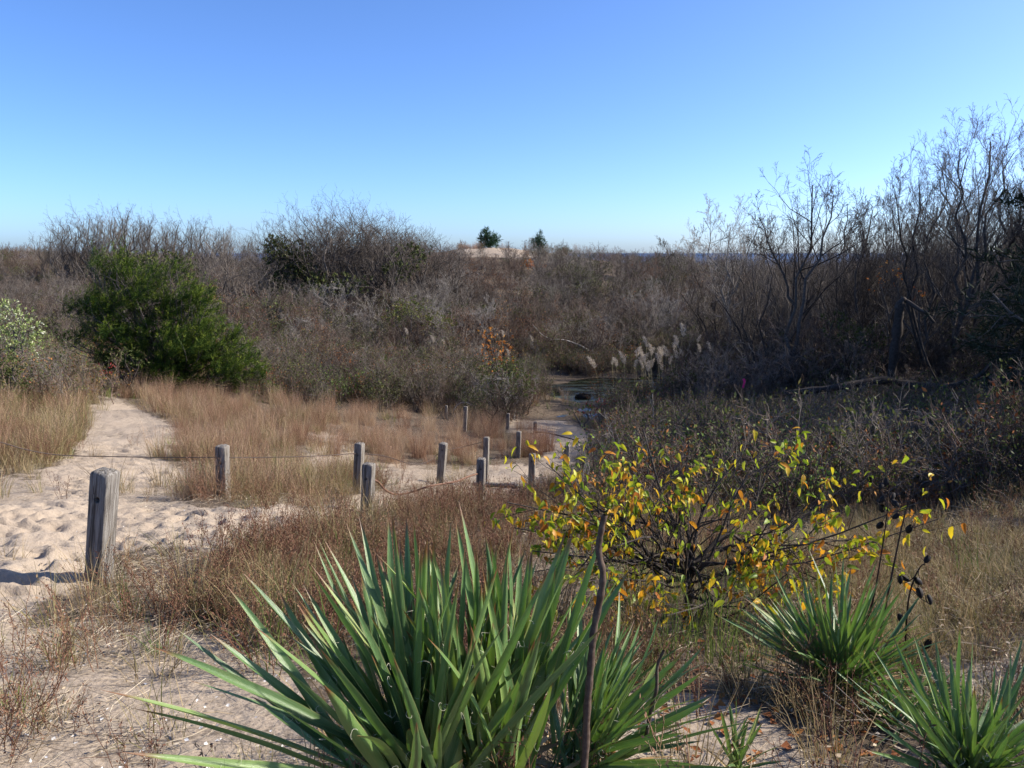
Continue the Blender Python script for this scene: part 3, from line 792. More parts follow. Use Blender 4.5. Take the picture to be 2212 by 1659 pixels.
pod_stalk([(1860,1390,3.3),(1885,1300,3.3),(1900,1220,3.3),(1915,1120,3.3),(1918,1060,3.3)], [(1912,1050),(1900,1055),(1925,1080),(1880,1040),(1930,1120),(1895,1140)], 0.006, 'dark seed stalk nearest the tips of the yellow shrub', 3.3)

# ------------------------------------------------------------------ yellow-leaved shrub
def cherry_leaf_mesh(seed):
    r = np.random.default_rng(seed); K = 7; t = np.linspace(0, 1, K)
    w = np.interp(t, [0, .12, .4, .7, .9, 1], [.02, .16, .21, .15, .06, .0]); b = r.uniform(-.35, .35)
    V = []
    for i in range(K):
        zc = -0.35 * t[i] ** 2 + 0.1 * t[i]
        for q in (-1, 0, 1):
            V.append((t[i], q * w[i] * r.uniform(.9, 1.1), zc + abs(q) * w[i] * (0.45 + b) + r.normal() * .008))
    idx = np.arange(K * 3).reshape(K, 3)
    Q = np.stack([idx[:-1, :-1], idx[:-1, 1:], idx[1:, 1:], idx[1:, :-1]], -1).reshape(-1, 4)
    return mesh_np('cherry_leaf', np.array(V), Q, None, {'rnd': np.full(K * 3, .5)})
CL = [cherry_leaf_mesh(i) for i in range(6)]
for m in CL: m.materials.append(MAT['cherry'])
def cherry_shrub():
    r = np.random.default_rng(12)
    base = ground(1478, 1335); D = base[1]
    root = empty('yellow_leaved_shrub', base)
    tag(root, 'bushy shrub with yellow-green and orange autumn leaves on dark branches', 'shrub')
    fork = at(1485, 1250, D) ; fork2 = at(1500, 1215, D)
    limbs = [(1095,1085,-.1),(1180,1000,.1),(1290,950,.15),(1390,930,.3),(1490,965,.2),(1600,985,.3),(1720,1010,.2),(1850,1030,.25),(1985,1085,.1),(1840,1165,-.2),
             (2030,1120,-.1),(1150,1190,-.4),(1250,1255,-.6),(1440,1330,-.7),(1590,1310,-.7),(1700,1240,-.5),(1560,1120,-.5),(1380,1060,-.4),(1240,1110,-.3),(1660,1130,-.3),(1330,1180,-.5),(1780,1120,0.2),(1110,1140,0.1),(1150,1235,-.2),(1205,1290,-.4),(1330,1265,-.5),(1230,1040,.1),(1350,990,.2),(1180,1130,0.)]
    axes = []
    trunk = smooth_path([base - [0, 0, .08], (base + fork) / 2 + [0.02, 0, 0], fork, fork2], 3)
    for (x, y, o) in limbs:
        tip = at(x, y, D + o); st = fork if r.random() < .5 else fork2
        st = trunk[int(r.integers(5, len(trunk)))]
        mid = st * .5 + tip * .5 + np.array([0, 0, .10 * r.normal()]) + r.normal(size=3) * .05
        q1 = st * .78 + tip * .22 + r.normal(size=3) * .04
        axes.append((smooth_path([st, q1, mid, tip], 3), 0.0100 * r.uniform(.7, 1.3)))
    lv = [dict(n=9, ang=42, len=.42, fall=.35, up=.10, wander=.22, rr=.55, k=5, t=(.25, .98)),
          dict(n=4, ang=40, len=.5, fall=.3, up=.08, wander=.25, rr=.6, k=4, t=(.25, 1))]
    out = woody(5, axes, lv, 0.0016)
    g = G(); tubes(g, (trunk - base)[None], np.linspace(.034, .024, len(trunk))[None], 9); link('trunk', g.mesh('trunk', MAT['bark']), None, root)
    g = G()
    for k, (P, Rd) in enumerate(out): tubes(g, P - base, Rd, 6 if k == 0 else 4)
    link('branches', g.mesh('branches', MAT['bark']), None, root)
    # leaves hang from the outer twigs in loose bunches
    tw = np.concatenate([out[1][0][:, 2:, :].reshape(-1, 3), out[2][0][:, 1:, :].reshape(-1, 3)])
    px, py = project(tw[:, 0], tw[:, 1], tw[:, 2])
    dens = 0.35 + 0.65 * (vnoise(px, py, 75, 3) > .5)
    dens = dens * np.interp(py, [920, 985, 1060], [.12, .5, 1.0]) * np.where((px > 1380) & (px < 1580) & (py > 1100) & (py < 1240), .45, 1)
    dens = dens * np.where(px > 1900, .4, 1) * np.interp(np.abs(px - 1490), [0, 150, 350], [.5, .9, 1.6])
    p = dens / dens.sum(); pick = r.choice(len(tw), min(1750, len(tw) - 10), replace=False, p=p)
    st = G()
    for n, i in enumerate(pick):
        L = r.uniform(.036, .070)
        d = np.array([r.normal() * .55, r.normal() * .55, -1.0 + .55 * r.random()]); d = nrm(d)
        if r.random() < .22: d = nrm(r.normal(size=3) * [1, 1, .4])
        up = r.normal(size=3); y = nrm(np.cross(up, d)); z = np.cross(d, y)
        if z[2] < 0: y = -y; z = -z
        M = np.stack([d, y, z], 1)
        loc = tw[i] - base
        if n < 300:
            o = bpy.data.objects.new('leaf', CL[n % 6]); COL.objects.link(o); o.parent = root
            m4 = Matrix(M.tolist()).to_4x4(); m4.translation = Vector(loc); o.matrix_local = m4 @ Matrix.Diagonal((L, L, L, 1))
        else:
            me = CL[n % 6]; V = np.empty(len(me.vertices) * 3, np.float32); me.vertices.foreach_get('co', V); V = V.reshape(-1, 3) * L
            idx = np.arange(21).reshape(7, 3); Q = np.stack([idx[:-1, :-1], idx[:-1, 1:], idx[1:, 1:], idx[1:, :-1]], -1).reshape(-1, 4)
            st.add(V @ M.T + loc, Q, None, r.random())
    o = link('leaf_mass', st.mesh('leaf_mass', MAT['cherry_stuff']), None, root); o['kind'] = 'stuff'
cherry_shrub()

# ------------------------------------------------------------------ grass and weeds: prototypes and scattering
def proto_coll(name, meshes):
    c = bpy.data.collections.new(name)
    for i, m in enumerate(meshes):
        o = bpy.data.objects.new('%s_%02d' % (name, i), m); c.objects.link(o)
    return c
def scatter(name, coll, pts, rot, scl, idx, label, cat):
    me = bpy.data.meshes.new(name); me.vertices.add(len(pts)); me.vertices.foreach_set('co', np.asarray(pts, np.float32).ravel())
    a = me.attributes.new('rot', 'FLOAT_VECTOR', 'POINT'); a.data.foreach_set('vector', np.asarray(rot, np.float32).ravel())
    a = me.attributes.new('scl', 'FLOAT_VECTOR', 'POINT'); a.data.foreach_set('vector', np.asarray(scl, np.float32).ravel())
    a = me.attributes.new('pid', 'INT', 'POINT'); a.data.foreach_set('value', np.asarray(idx, np.int32))
    me.update()
    o = link(name, me)
    ng = bpy.data.node_groups.new(name + '_nodes', 'GeometryNodeTree')
    ng.interface.new_socket('Geometry', in_out='INPUT', socket_type='NodeSocketGeometry')
    ng.interface.new_socket('Geometry', in_out='OUTPUT', socket_type='NodeSocketGeometry')
    N = ng.nodes; Lk = ng.links
    gi = N.new('NodeGroupInput'); go = N.new('NodeGroupOutput')
    ci = N.new('GeometryNodeCollectionInfo'); ci.inputs['Collection'].default_value = coll
    ci.inputs['Separate Children'].default_value = True; ci.inputs['Reset Children'].default_value = True
    ip = N.new('GeometryNodeInstanceOnPoints'); ip.inputs['Pick Instance'].default_value = True
    def na(n, t):
        k = N.new('GeometryNodeInputNamedAttribute'); k.data_type = t; k.inputs['Name'].default_value = n; return k.outputs['Attribute']
    e2r = N.new('FunctionNodeEulerToRotation')
    Lk.new(gi.outputs[0], ip.inputs['Points']); Lk.new(ci.outputs[0], ip.inputs['Instance'])
    Lk.new(na('pid', 'INT'), ip.inputs['Instance Index']); Lk.new(na('rot', 'FLOAT_VECTOR'), e2r.inputs[0]); Lk.new(e2r.outputs[0], ip.inputs['Rotation'])
    Lk.new(na('scl', 'FLOAT_VECTOR'), ip.inputs['Scale']); Lk.new(ip.outputs[0], go.inputs[0])
    md = o.modifiers.new('scatter', 'NODES'); md.node_group = ng
    stuff(o, label, cat); return o

def tuft(n, lmin, lmax, w, spread, lean, curve, mat, K=4, wind=0.0):
    g = G(); a = rng.uniform(0, math.tau, n); rr = spread * np.sqrt(rng.random(n))
    base = np.stack([rr * np.cos(a), rr * np.sin(a), np.full(n, -.01)], -1)
    az = a + rng.normal(0, .7, n); ln = np.abs(rng.normal(0, lean, n)); L = rng.uniform(lmin, lmax, n)
    blades(g, base, az, ln, L, np.full(n, w) * rng.uniform(.7, 1.3, n), np.abs(rng.normal(curve, curve * .6, n)), K, None, rng.uniform(0, math.tau, n))
    return g.mesh('tuft', MAT[mat])
def bluestem(n, h):
    g = G(); a = rng.uniform(0, math.tau, n); rr = .14 * np.sqrt(rng.random(n))
    base = np.stack([rr * np.cos(a), rr * np.sin(a), np.full(n, -.01)], -1)
    ln = np.abs(rng.normal(.16, .14, n)); L = h * rng.uniform(.55, 1.1, n)
    P = blades(g, base, a + rng.normal(0, .4, n), ln, L, np.full(n, .0042), np.abs(rng.normal(.18, .2, n)), 5, None, rng.uniform(0, math.tau, n))
    # wispy seed hairs along the upper half
    for k in (2, 3, 4):
        c = np.repeat(P[:, k] * .6 + P[:, k - 1] * .4, 2, 0); m = len(c)
        c = c + (np.repeat(P[:, k] - P[:, k - 1], 2, 0)) * rng.random((m, 1))
        d = nrm(rng.normal(size=(m, 3)) * [1, 1, .5] + [0, 0, .9]); quads(g, c, d, rng.normal(size=(m, 3)), rng.uniform(.015, .035, m), .004)
    m = n // 2; a = rng.uniform(0, math.tau, m)
    blades(g, np.stack([.16 * np.cos(a), .16 * np.sin(a), np.zeros(m)], -1), a, np.abs(rng.normal(.5, .25, m)), rng.uniform(.12, .3, m), np.full(m, .004), np.full(m, .8), 4)
    return g.mesh('bluestem', MAT['g_pink'])
def forb(seed, n, h, mat='g_forb', leafy=1.0):
    r = np.random.default_rng(seed); axes = []
    for i in range(n):
        a = r.uniform(0, math.tau); rr = .10 * r.random(); b = np.array([rr * math.cos(a), rr * math.sin(a), -.01])
        ln = abs(r.normal(.22, .2)); L = h * r.uniform(.6, 1.1)
        axes.append((axis_path(b, b + L * np.array([math.sin(ln) * math.cos(a), math.sin(ln) * math.sin(a), math.cos(ln)]), 5, .035, int(r.integers(1e6))), .0022))
    out = woody(seed, axes, [dict(n=7, ang=38, len=.34, fall=.5, up=.15, k=3, t=(.25, 1), rr=.7)], .0013)
    g = G()
    for P, Rd in out: tubes(g, P, np.maximum(Rd, .0013), 3)
    tips = out[1][0][:, 1:].reshape(-1, 3); m = int(len(tips) * 1.5 * leafy)
    if m:
        c = tips[r.integers(0, len(tips), m)] + r.normal(size=(m, 3)) * .012
        quads(g, c, rand_dirs(m, r) + [0, 0, .3], r.normal(size=(m, 3)), r.uniform(.010, .024, m), r.uniform(.005, .010, m))
    return g.mesh('forb', MAT[mat])
def litter(seed, n, rad):
    r = np.random.default_rng(seed); g = G()
    c = np.stack([r.normal(size=n) * rad * .6, r.normal(size=n) * rad * .6, r.uniform(.004, .035, n)], -1)
    a = r.uniform(0, math.tau, n); L = r.uniform(.04, .17, n)
    e = c + np.stack([np.cos(a) * L, np.sin(a) * L, r.normal(0, .012, n)], -1); mid = (c + e) / 2 + r.normal(size=(n, 3)) * [.012, .012, .004]
    c[:, 2] = np.maximum(c[:, 2], .002)
    tubes(g, np.stack([c, mid, e], 1), np.full((n, 3), .0009) * r.uniform(.5, 1.5, (n, 1)), 3)
    m = n // 2
    c = np.stack([r.normal(size=m) * rad * .6, r.normal(size=m) * rad * .6, r.uniform(.004, .02, m)], -1)
    quads(g, c, r.normal(size=(m, 3)) * [1, 1, .15], np.tile([0, 0, 1.], (m, 1)) + r.normal(size=(m, 3)) * .3, r.uniform(.015, .04, m), r.uniform(.006, .014, m))
    return g.mesh('litter', MAT['straw'])
def brush(seed, h, leaf=1.0, mat='b_leaf', twm='twig_red'):
    """low leafy brush: fine stems plus small leaves, one mesh with two materials"""
    r = np.random.default_rng(seed); axes = []
    for i in range(7):
        a = r.uniform(0, math.tau); b = np.array([.2 * r.normal(), .2 * r.normal(), -.05]); ln = abs(r.normal(.35, .25)); L = h * r.uniform(.6, 1.05)
        axes.append((axis_path(b, b + L * np.array([math.sin(ln) * math.cos(a), math.sin(ln) * math.sin(a), math.cos(ln)]), 6, .05, int(r.integers(1e6))), .009))
    out = woody(seed, axes, [dict(n=7, ang=42, len=.5, fall=.4, up=.1, k=4, t=(.15, 1)), dict(n=4, ang=42, len=.5, fall=.3, up=.08, k=3, t=(.2, 1))], .0032)
    g = G()
    for P, Rd in out: tubes(g, P, Rd, 3)
    nq = sum(len(q) for q in g.Q)
    tips = np.concatenate([out[1][0][:, 1:].reshape(-1, 3), out[2][0][:, 1:].reshape(-1, 3)]); m = int(520 * leaf)
    if m:
        c = tips[r.integers(0, len(tips), m)] + r.normal(size=(m, 3)) * .03
        quads(g, c, rand_dirs(m, r) + [0, 0, .2], r.normal(size=(m, 3)), r.uniform(.03, .06, m), r.uniform(.014, .028, m))
    me = g.mesh('brush', MAT[twm]); me.materials.append(MAT[mat])
    mi = np.zeros(len(me.polygons), np.int32); mi[nq:] = 1; me.polygons.foreach_set('material_index', mi)
    return me

C_tan = proto_coll('dry_tuft', [tuft(34, .18, .42, .004, .09, .35, .7, 'g_tan') for _ in range(4)] + [tuft(46, .3, .62, .0045, .12, .28, .9, 'g_tan', 5) for _ in range(3)])
C_short = proto_coll('short_tuft', [tuft(44, .08, .22, .003, .10, .5, 1.1, 'g_tan', 5) for _ in range(4)])
C_pink = proto_coll('bluestem_tuft', [bluestem(60, .62), bluestem(75, .72), bluestem(50, .5)])
C_forb = proto_coll('weed', [forb(100 + i, 6, .42) for i in range(4)] + [forb(110 + i, 4, .3) for i in range(2)])
C_green = proto_coll('green_tuft', [tuft(40, .08, .2, .0035, .08, .4, .6, 'g_green') for _ in range(2)] + [tuft(16, .2, .4, .004, .06, .2, .5, 'g_green') for _ in range(2)])
C_lit = proto_coll('straw_bits', [litter(200 + i, 34, .2) for i in range(4)])
C_brush = proto_coll('brush_bit', [brush(300 + i, .9, .3) for i in range(3)] + [brush(310 + i, 1.0, .25, 'b_leaf', 'twig') for i in range(3)] + [brush(330, .7, 1.0, 'g_green', 'twig_red'), brush(331, .8, .4, 'rust_leaf', 'twig_red')])

# candidate places
def fan(d0, d1, dens, u0=-1.0, u1=1.0):
    area = (u1 - u0) * (d1 * d1 - d0 * d0) / 2; n = int(area * dens)
    d = np.sqrt(rng.uniform(d0 * d0, d1 * d1, n)); u = rng.uniform(u0, u1, n); return u * d, d
xs, ys = [], []
for d0, d1, dens in ((1.0, 6, 150), (6, 14, 75), (14, 24, 34), (24, 38, 16), (38, 53, 5)):
    x, y = fan(d0, d1, dens); xs.append(x); ys.append(y)
GX = np.concatenate(xs); GY = np.concatenate(ys); GZ = tz0(GX, GY); GPX, GPY = project(GX, GY, GZ)
NS = len(GX); SM = sand_mask(GPX, GPY, GX, GY); RND = rng.random(NS)
jx = GPX + (fbm(GX, GY, 1.2, 3) - .5) * 160; jy = GPY + (fbm(GX, GY, 1.2, 5) - .5) * 60
def box(x0, x1, y0, y1): return (jx > x0) & (jx < x1) & (jy > y0) & (jy < y1)
clump = fbm(GX, GY, .8, 2, 2); clump2 = fbm(GX, GY, .45, 6, 2)
open_ = 1 - SM
water = (GZ < .03)
p_tan = np.full(NS, .12); p_pink = np.zeros(NS); p_forb = np.full(NS, .1); p_green = np.full(NS, .03); p_lit = np.full(NS, .35); p_short = np.zeros(NS); p_br = np.zeros(NS)
def setz(m, **k):
    for n, v in k.items(): globals()['p_' + n][m] = v
left = box(-2000, 260, 600, 1010); setz(left, tan=.80, forb=.55, green=.2, pink=.14, br=.05)
mid = box(230, 780, 700, 1010); setz(mid, tan=.34, pink=.24, forb=.34, green=.12)
mid2 = box(700, 1200, 840, 1010); setz(mid2, tan=.10, pink=.22, forb=.08, green=.03)
mid3 = box(420, 800, 985, 1100); setz(mid3, tan=.45, forb=.25, pink=.12, green=.12)
weeds = box(430, 1200, 1080, 1420); setz(weeds, tan=.07, short=.4, forb=.95, green=.08)
weeds2 = box(640, 1500, 1200, 1560); setz(weeds2, tan=.06, short=.4, forb=.9, green=.07)
under = box(1150, 1760, 1180, 1560); setz(under, tan=.03, short=.3, forb=.22, green=.12)
lr = box(1780, 4000, 1120, 1430); setz(lr, tan=.0, short=.95, forb=.10, pink=.0, green=.02)
lr2 = box(1600, 4000, 1430, 3000); setz(lr2, tan=.03, short=.25, forb=.2, green=.04)
ll = box(-2000, 700, 1300, 3000); setz(ll, tan=.13, short=.22, forb=.34, green=.08)
shade = (jx > 1230) & (jy < 1130) & (GPX > 1200); setz(shade, tan=.22, forb=.25, pink=.05, green=.05, br=.10)
shade2 = (jx > 1300) & (jy < 1060); setz(shade2, tan=.10, forb=.12, br=.55, green=.05, pink=.02)
pondside = box(1180, 1500, 780, 910); setz(pondside, tan=.1, br=.5, green=.1)
bank = (GPX > 1290) & (GPX < 1600) & (GY > 26) & (GY < 36); setz(bank, br=.9)
nearpath = (GPX > 1180) & (GPX < 1345) & (GPY > 880) & (GPY < 1050); setz(nearpath, tan=.05, short=.4, forb=.12, pink=.06, br=0.)
edge = (jx > 550) & (jx < 1185) & (jy < 880); setz(edge, br=.55, tan=.12, pink=.03)
farpond = (GY > 38); setz(farpond, tan=.0, pink=.0, forb=.0, green=.0, short=.0, lit=.0, br=.0); setz(farpond & (GPX > 1120) & (GPX < 1600) & (GY < 52), br=.85)
setz((GPX > 1165) & (GPX < 1270) & (GY > 27) & (GY < 43), br=.0, tan=.1)
bare = np.where(SM > .75, .015, np.where(SM > .3, .22, 1.0))
def pick(p, gate, mx=None):
    k = (rng.random(NS) < p * gate) & ~water
    return np.nonzero(k)[0]
def put(name, coll, ids, nvar, s0, s1, tilt, label, cat, sink=0.0, farscale=True, zs=None):
    n = len(ids); fs = np.interp(GY[ids], [3, 12, 30], [1.0, 1.1, 1.35]) if farscale else 1.0
    s = rng.uniform(s0, s1, n) * fs * np.where(left[ids], 1.12, 1.0)
    rot = np.stack([rng.normal(0, tilt, n), rng.normal(0, tilt, n), rng.uniform(0, math.tau, n)], -1)
    S = np.stack([s, s, s * rng.uniform(.85, 1.15, n)], -1)
    pts = np.stack([GX[ids], GY[ids], GZ[ids] - sink], -1)
    print(name, n)
    return scatter(name, coll, pts, rot, S, rng.integers(0, nvar, n), label, cat)
gcl = np.clip((clump - .38) * 4.5, 0.05, 1.3); gcl2 = np.clip((clump2 - .34) * 4.5, 0.08, 1.3)
put('dry_grass', C_tan, pick(p_tan, bare * gcl), 7, .6, 1.1, .12, 'dry tan and olive grass growing over the sandy slope', 'grass')
put('short_grass', C_short, pick(p_short, bare * gcl2), 4, .7, 1.3, .15, 'short pale curled dry grass low on the ground', 'grass')
put('pinkish_grass', C_pink, pick(p_pink, bare * gcl), 3, .55, .95, .1, 'pinkish dry bluestem grass spread over the slope', 'grass')
put('brown_weeds', C_forb, pick(p_forb, bare * gcl2), 6, .45, .9, .16, 'reddish-brown dried weeds covering the ground', 'weeds')
put('green_grass', C_green, pick(p_green, bare * np.clip((fbm(GX, GY, 1.1, 0, 2) - .42) * 5, 0.05, 1.5)), 4, .7, 1.2, .1, 'low green grass patches in the sand', 'grass')
put('straw_litter', C_lit, pick(p_lit, np.where(SM > .75, .04, np.where(SM > .3, .42, .7)) * np.clip((clump2 - .3) * 3.5, .1, 1.2) * (GY < 22)), 4, .7, 1.2, .05, 'dry straw and twig litter lying on sand', 'litter', farscale=False)
put('low_brush', C_brush, pick(p_br * .55, bare * (GY > 7) * ~((GPX < 1345) & (GPY > 880))), 8, .75, 1.3, .1, 'low tangled brush on the shaded slope and by the pond', 'brush')

# shells and fallen leaves on the sand
def flat_bits(name, n, box_, mat, lmin, lmax, label, cat, fold, seed, bias=None):
    r = np.random.default_rng(seed); g = G(); c = []
    while len(c) < n:
        px = r.uniform(box_[0], box_[1]); py = r.uniform(box_[2], box_[3]); c.append(ground(px, py))
    c = np.array(c); c[:, 2] += .006
    quads(g, c, r.normal(size=(n, 3)) * [1, 1, .15], np.tile([0, 0, 1.], (n, 1)) + r.normal(size=(n, 3)) * .25, r.uniform(lmin, lmax, n), r.uniform(lmin, lmax, n) * .7, r.random(n), fold)
    stuff(link(name, g.mesh(name, MAT[mat])), label, cat)
flat_bits('shell_fragments', 260, (-60, 720, 1090, 1700), 'shell', .006, .024, 'small white shell fragments scattered on the sand', 'shells', .2, 1)
flat_bits('fallen_leaves', 230, (1250, 1950, 1330, 1640), 'rust_leaf', .03, .055, 'fallen rust-coloured leaves under the shrub', 'fallen leaves', .25, 2)

# bluestem clumps that stand apart
BM = [bluestem(190, .78), bluestem(220, .85), bluestem(160, .7)]
clumps = [(815,985),(850,1000),(880,975),(905,990),(925,960),(870,940),(960,1000),(985,985),(1000,1000),(1020,975),(985,950),(930,930),(1060,945),(1040,925),(1080,925),(1000,930),(1150,975),(1170,965),(1135,985),(1160,985),
          (430,870),(520,900),(580,930),(650,950),(690,930),(300,850),(360,860),(630,900),(720,985),(600,970),(470,930),(1185,975),(540,960),(760,915),(800,920)]
for k, (x, y) in enumerate(clumps):
    p = ground(x, y); o = link('bluestem_clump', BM[k % 3]); o.location = Vector(p); s = random.uniform(.85, 1.25); o.scale = (s * 1.15, s * 1.15, s)
    o.rotation_euler = (random.uniform(-.06, .06), random.uniform(-.06, .06), random.uniform(0, 6))
    tag(o, 'pinkish-tan bluestem clump on the sandy slope among the posts', 'grass clump', 'bluestem clumps on the slope')
TM = [tuft(70, .3, .6, .0045, .13, .3, .6, 'g_tan', 5), tuft(80, .25, .55, .0042, .14, .4, .6, 'g_tan', 5)]
for k, (x, y, s, lab) in enumerate([(205,1318,.85,'dry grass tuft at the foot of the nearest tall post'), (250,1300,.6,'smaller dry tuft just right of the nearest post'), (120,1440,.6,'thin dry tuft on the shaded sand at lower left'),
        (600,1320,.7,'arching pale grass tuft behind the left tips of the big yucca'), (395,1068,.8,'grass tuft beside the post with the hanging cable'), (520,1075,.9,'grass tuft right of the post with the hanging cable')]):
    p = ground(x, y); o = link('dry_grass_tuft', TM[k % 2]); o.location = Vector(p); o.scale = (s, s, s); o.rotation_euler = (0, 0, k * 1.3); tag(o, lab, 'grass tuft')

# ------------------------------------------------------------------ bare shrubs and thicket
def bare_shrub(seed, h, stems, spread, levels, tip=.006, r0=.03, lean=(0, 0)):
    r = np.random.default_rng(seed); axes = []
    for i in range(stems):
        a = r.uniform(0, math.tau); b = np.array([.25 * r.normal() * h / 3, .25 * r.normal() * h / 3, -.1]); ln = abs(r.normal(spread, spread * .5)); L = h * r.uniform(.6, 1.0)
        tp = b + L * np.array([math.sin(ln) * math.cos(a) + lean[0], math.sin(ln) * math.sin(a) + lean[1], math.cos(ln)])
        axes.append((axis_path(b, tp, 7, .035, int(r.integers(1e6))), r0 * r.uniform(.6, 1.1)))
    return woody(seed, axes, levels, tip)
LV_S = [dict(n=6, ang=38, len=.50, fall=.45, up=.12, k=5, t=(.2, .98), wander=.25), dict(n=5, ang=36, len=.5, fall=.4, up=.12, k=4, t=(.2, 1), wander=.28), dict(n=4, ang=38, len=.5, fall=.3, up=.08, k=3, t=(.2, 1), wander=.25)]
def shrub_mesh(seed, h, stems, spread, mat, leaves=0, leafmat='b_leaf', tip=.006, r0=.03, lv=LV_S, leafsize=.05, lean=(0, 0)):
    out = bare_shrub(seed, h, stems, spread, lv, tip, r0, lean); g = G()
    for k, (P, Rd) in enumerate(out): tubes(g, P, Rd, 4 if k == 0 else 3)
    nq = sum(len(q) for q in g.Q)
    me_m = [MAT[mat]]
    if leaves:
        r = np.random.default_rng(seed + 1); tips = np.concatenate([o[0][:, 1:].reshape(-1, 3) for o in out[1:]])
        tips = tips[tips[:, 2] < h * .8] if leafmat in ('b_leaf', 'olive') else tips
        c = tips[r.integers(0, len(tips), leaves)] + r.normal(size=(leaves, 3)) * .06
        quads(g, c, rand_dirs(leaves, r), r.normal(size=(leaves, 3)), r.uniform(.6, 1.3, leaves) * leafsize, r.uniform(.4, .7, leaves) * leafsize)
    me = g.mesh('shrub', MAT[mat]); 
    if leaves:
        me.materials.append(MAT[leafmat]); mi = np.zeros(len(me.polygons), np.int32); mi[nq:] = 1; me.polygons.foreach_set('material_index', mi)
    return me
SH = [shrub_mesh(400, 3.0, 8, .35, 'twig', tip=.0075), shrub_mesh(401, 2.8, 9, .42, 'twig', tip=.0075), shrub_mesh(402, 3.2, 7, .3, 'twig', tip=.0075), shrub_mesh(403, 2.6, 9, .4, 'twig_red', tip=.007),
      shrub_mesh(404, 2.8, 8, .4, 'twig_red', 500, 'b_leaf', tip=.007, leafsize=.075), shrub_mesh(405, 3.0, 7, .35, 'twig_pale', tip=.007), shrub_mesh(406, 2.6, 9, .45, 'twig', 1300, 'olive', tip=.007, leafsize=.09), shrub_mesh(407, 2.7, 8, .42, 'twig_red', 450, 'rust_leaf', tip=.007, leafsize=.07)]
C_sh = proto_coll('thicket_shrub', SH)

cand_x, cand_y = [], []
for d0, d1, dens in ((10.5, 20, .55), (20, 32, .75), (32, 60, .45), (60, 100, .20), (100, 128, .12)):
    x, y = fan(d0, d1, dens, -.95, .95); cand_x.append(x); cand_y.append(y)
TX = np.concatenate(cand_x); TY = np.concatenate(cand_y); TZ = tz0(TX, TY); TPX, TPY = project(TX, TY, TZ)
jj = (fbm(TX, TY, 5, 1) - .5)
want = np.zeros(len(TX))                 # shrub height in metres
want[(TY > 29)] = 2.3
want[(TY > 45)] = 2.9
want[(TY > 60)] = 3.0
want[(TY > 96) & (TPX > 900) & (TPX < 1170)] = 0      # open dune top
want[(TY > 62) & (TPX > 990) & (TPX < 1150)] = 2.2
want[(TY > 84) & (TPX > 990) & (TPX < 1150)] = 1.7
want[(TY > 99) & (TPX > 1000) & (TPX < 1140)] = 0
want[(TPX > 1540) & (TY > 45)] = 3.2
want[(TY > 90) & (TPX >= 1150) & (TPX < 1420)] = 1.9
want[(TY < 45) & (TPX > 1120) & (TPX < 1560)] = 0      # pond and its margin
want[(TY < 34) & (TPX > 1100) & (TPX < 1480)] = 0
m_ = (TPX > 540) & (TPX < 1130) & (TY > 27.5) & (TY < 40); want[m_] = 1.9
want[(TPX < 560) & (TY < 31)] = 0
want[(TPX < 330) & (TY < 36)] = 0
want[(TPX < 300) & (TY >= 36) & (TY < 60)] = 2.4
want[(TPX > 1480) & (TY > 19) & (TY < 45)] = 2.6
want[(TPX > 1720) & (TY > 27) & (TY < 60)] = 3.8
want[(TPX > 1480) & (TY > 19) & (TY < 26)] = 1.5
want[(TPX < 600) & (TY > 48)] = 2.0
want[(TY < 20)] = 0
want[(TY > 10.5) & (TY < 20) & (TPX > 1400 + (20 - TY) * 22)] = 1.25
want[TZ < .1] = 0
want[(TPX < -500) | (TPX > 2750)] = 0
keep = np.nonzero(want > 0)[0]
def mixtype(i):
    px, d, n = TPX[i], TY[i], jj[i]
    r = random.random()
    if px < 330: return random.choice([3, 3, 4, 0, 1]) if r < .8 else 6
    if 540 < px < 1130 and d < 44: return random.choice([0, 1, 3, 3, 4, 4, 5, 7, 6])
    if px > 1480 and d < 45: return random.choice([0, 1, 2, 3, 4, 4, 6])
    if n > .09: return random.choice([4, 6, 6, 0])
    if n < -.09: return random.choice([3, 3, 5, 7, 7])
    return random.choice([0, 0, 1, 1, 2, 2, 3, 5, 6]) if r < .85 else 4
ids = sorted(keep, key=lambda i: TY[i] - (6 if want[i] > 2.4 else 0))
solo = set(ids[:290]); rest = [i for i in ids if i not in solo]
for i in ids[:290]:
    o = link('bare_shrub', SH[mixtype(i)]); s = want[i] / 2.9 * random.uniform(.75, 1.2)
    o.location = (TX[i], TY[i], TZ[i] - .05); o.scale = (s * random.uniform(1, 1.25), s * random.uniform(1, 1.25), s); o.rotation_euler = (random.uniform(-.08, .08), random.uniform(-.08, .08), random.uniform(0, 6.28))
    if TPX[i] < 1130: tag(o, 'leafless grey-brown shrub in the thicket left of the pond', 'shrub', 'bare shrubs left of the pond')
    else: tag(o, 'leafless dark shrub in the shaded thicket right of the pond', 'shrub', 'bare shrubs right of the pond')
n = len(rest); s = np.array([want[i] / 2.9 * random.uniform(.75, 1.2) for i in rest])
scatter('thicket', C_sh, np.stack([TX[rest], TY[rest], TZ[rest] - .05], -1), np.stack([rng.normal(0, .08, n), rng.normal(0, .08, n), rng.uniform(0, 6.28, n)], -1),
        np.stack([s * 1.15, s * 1.15, s], -1), [mixtype(i) for i in rest], 'far grey thicket of bare shrubs covering the dunes', 'thicket')
print('thicket', n)

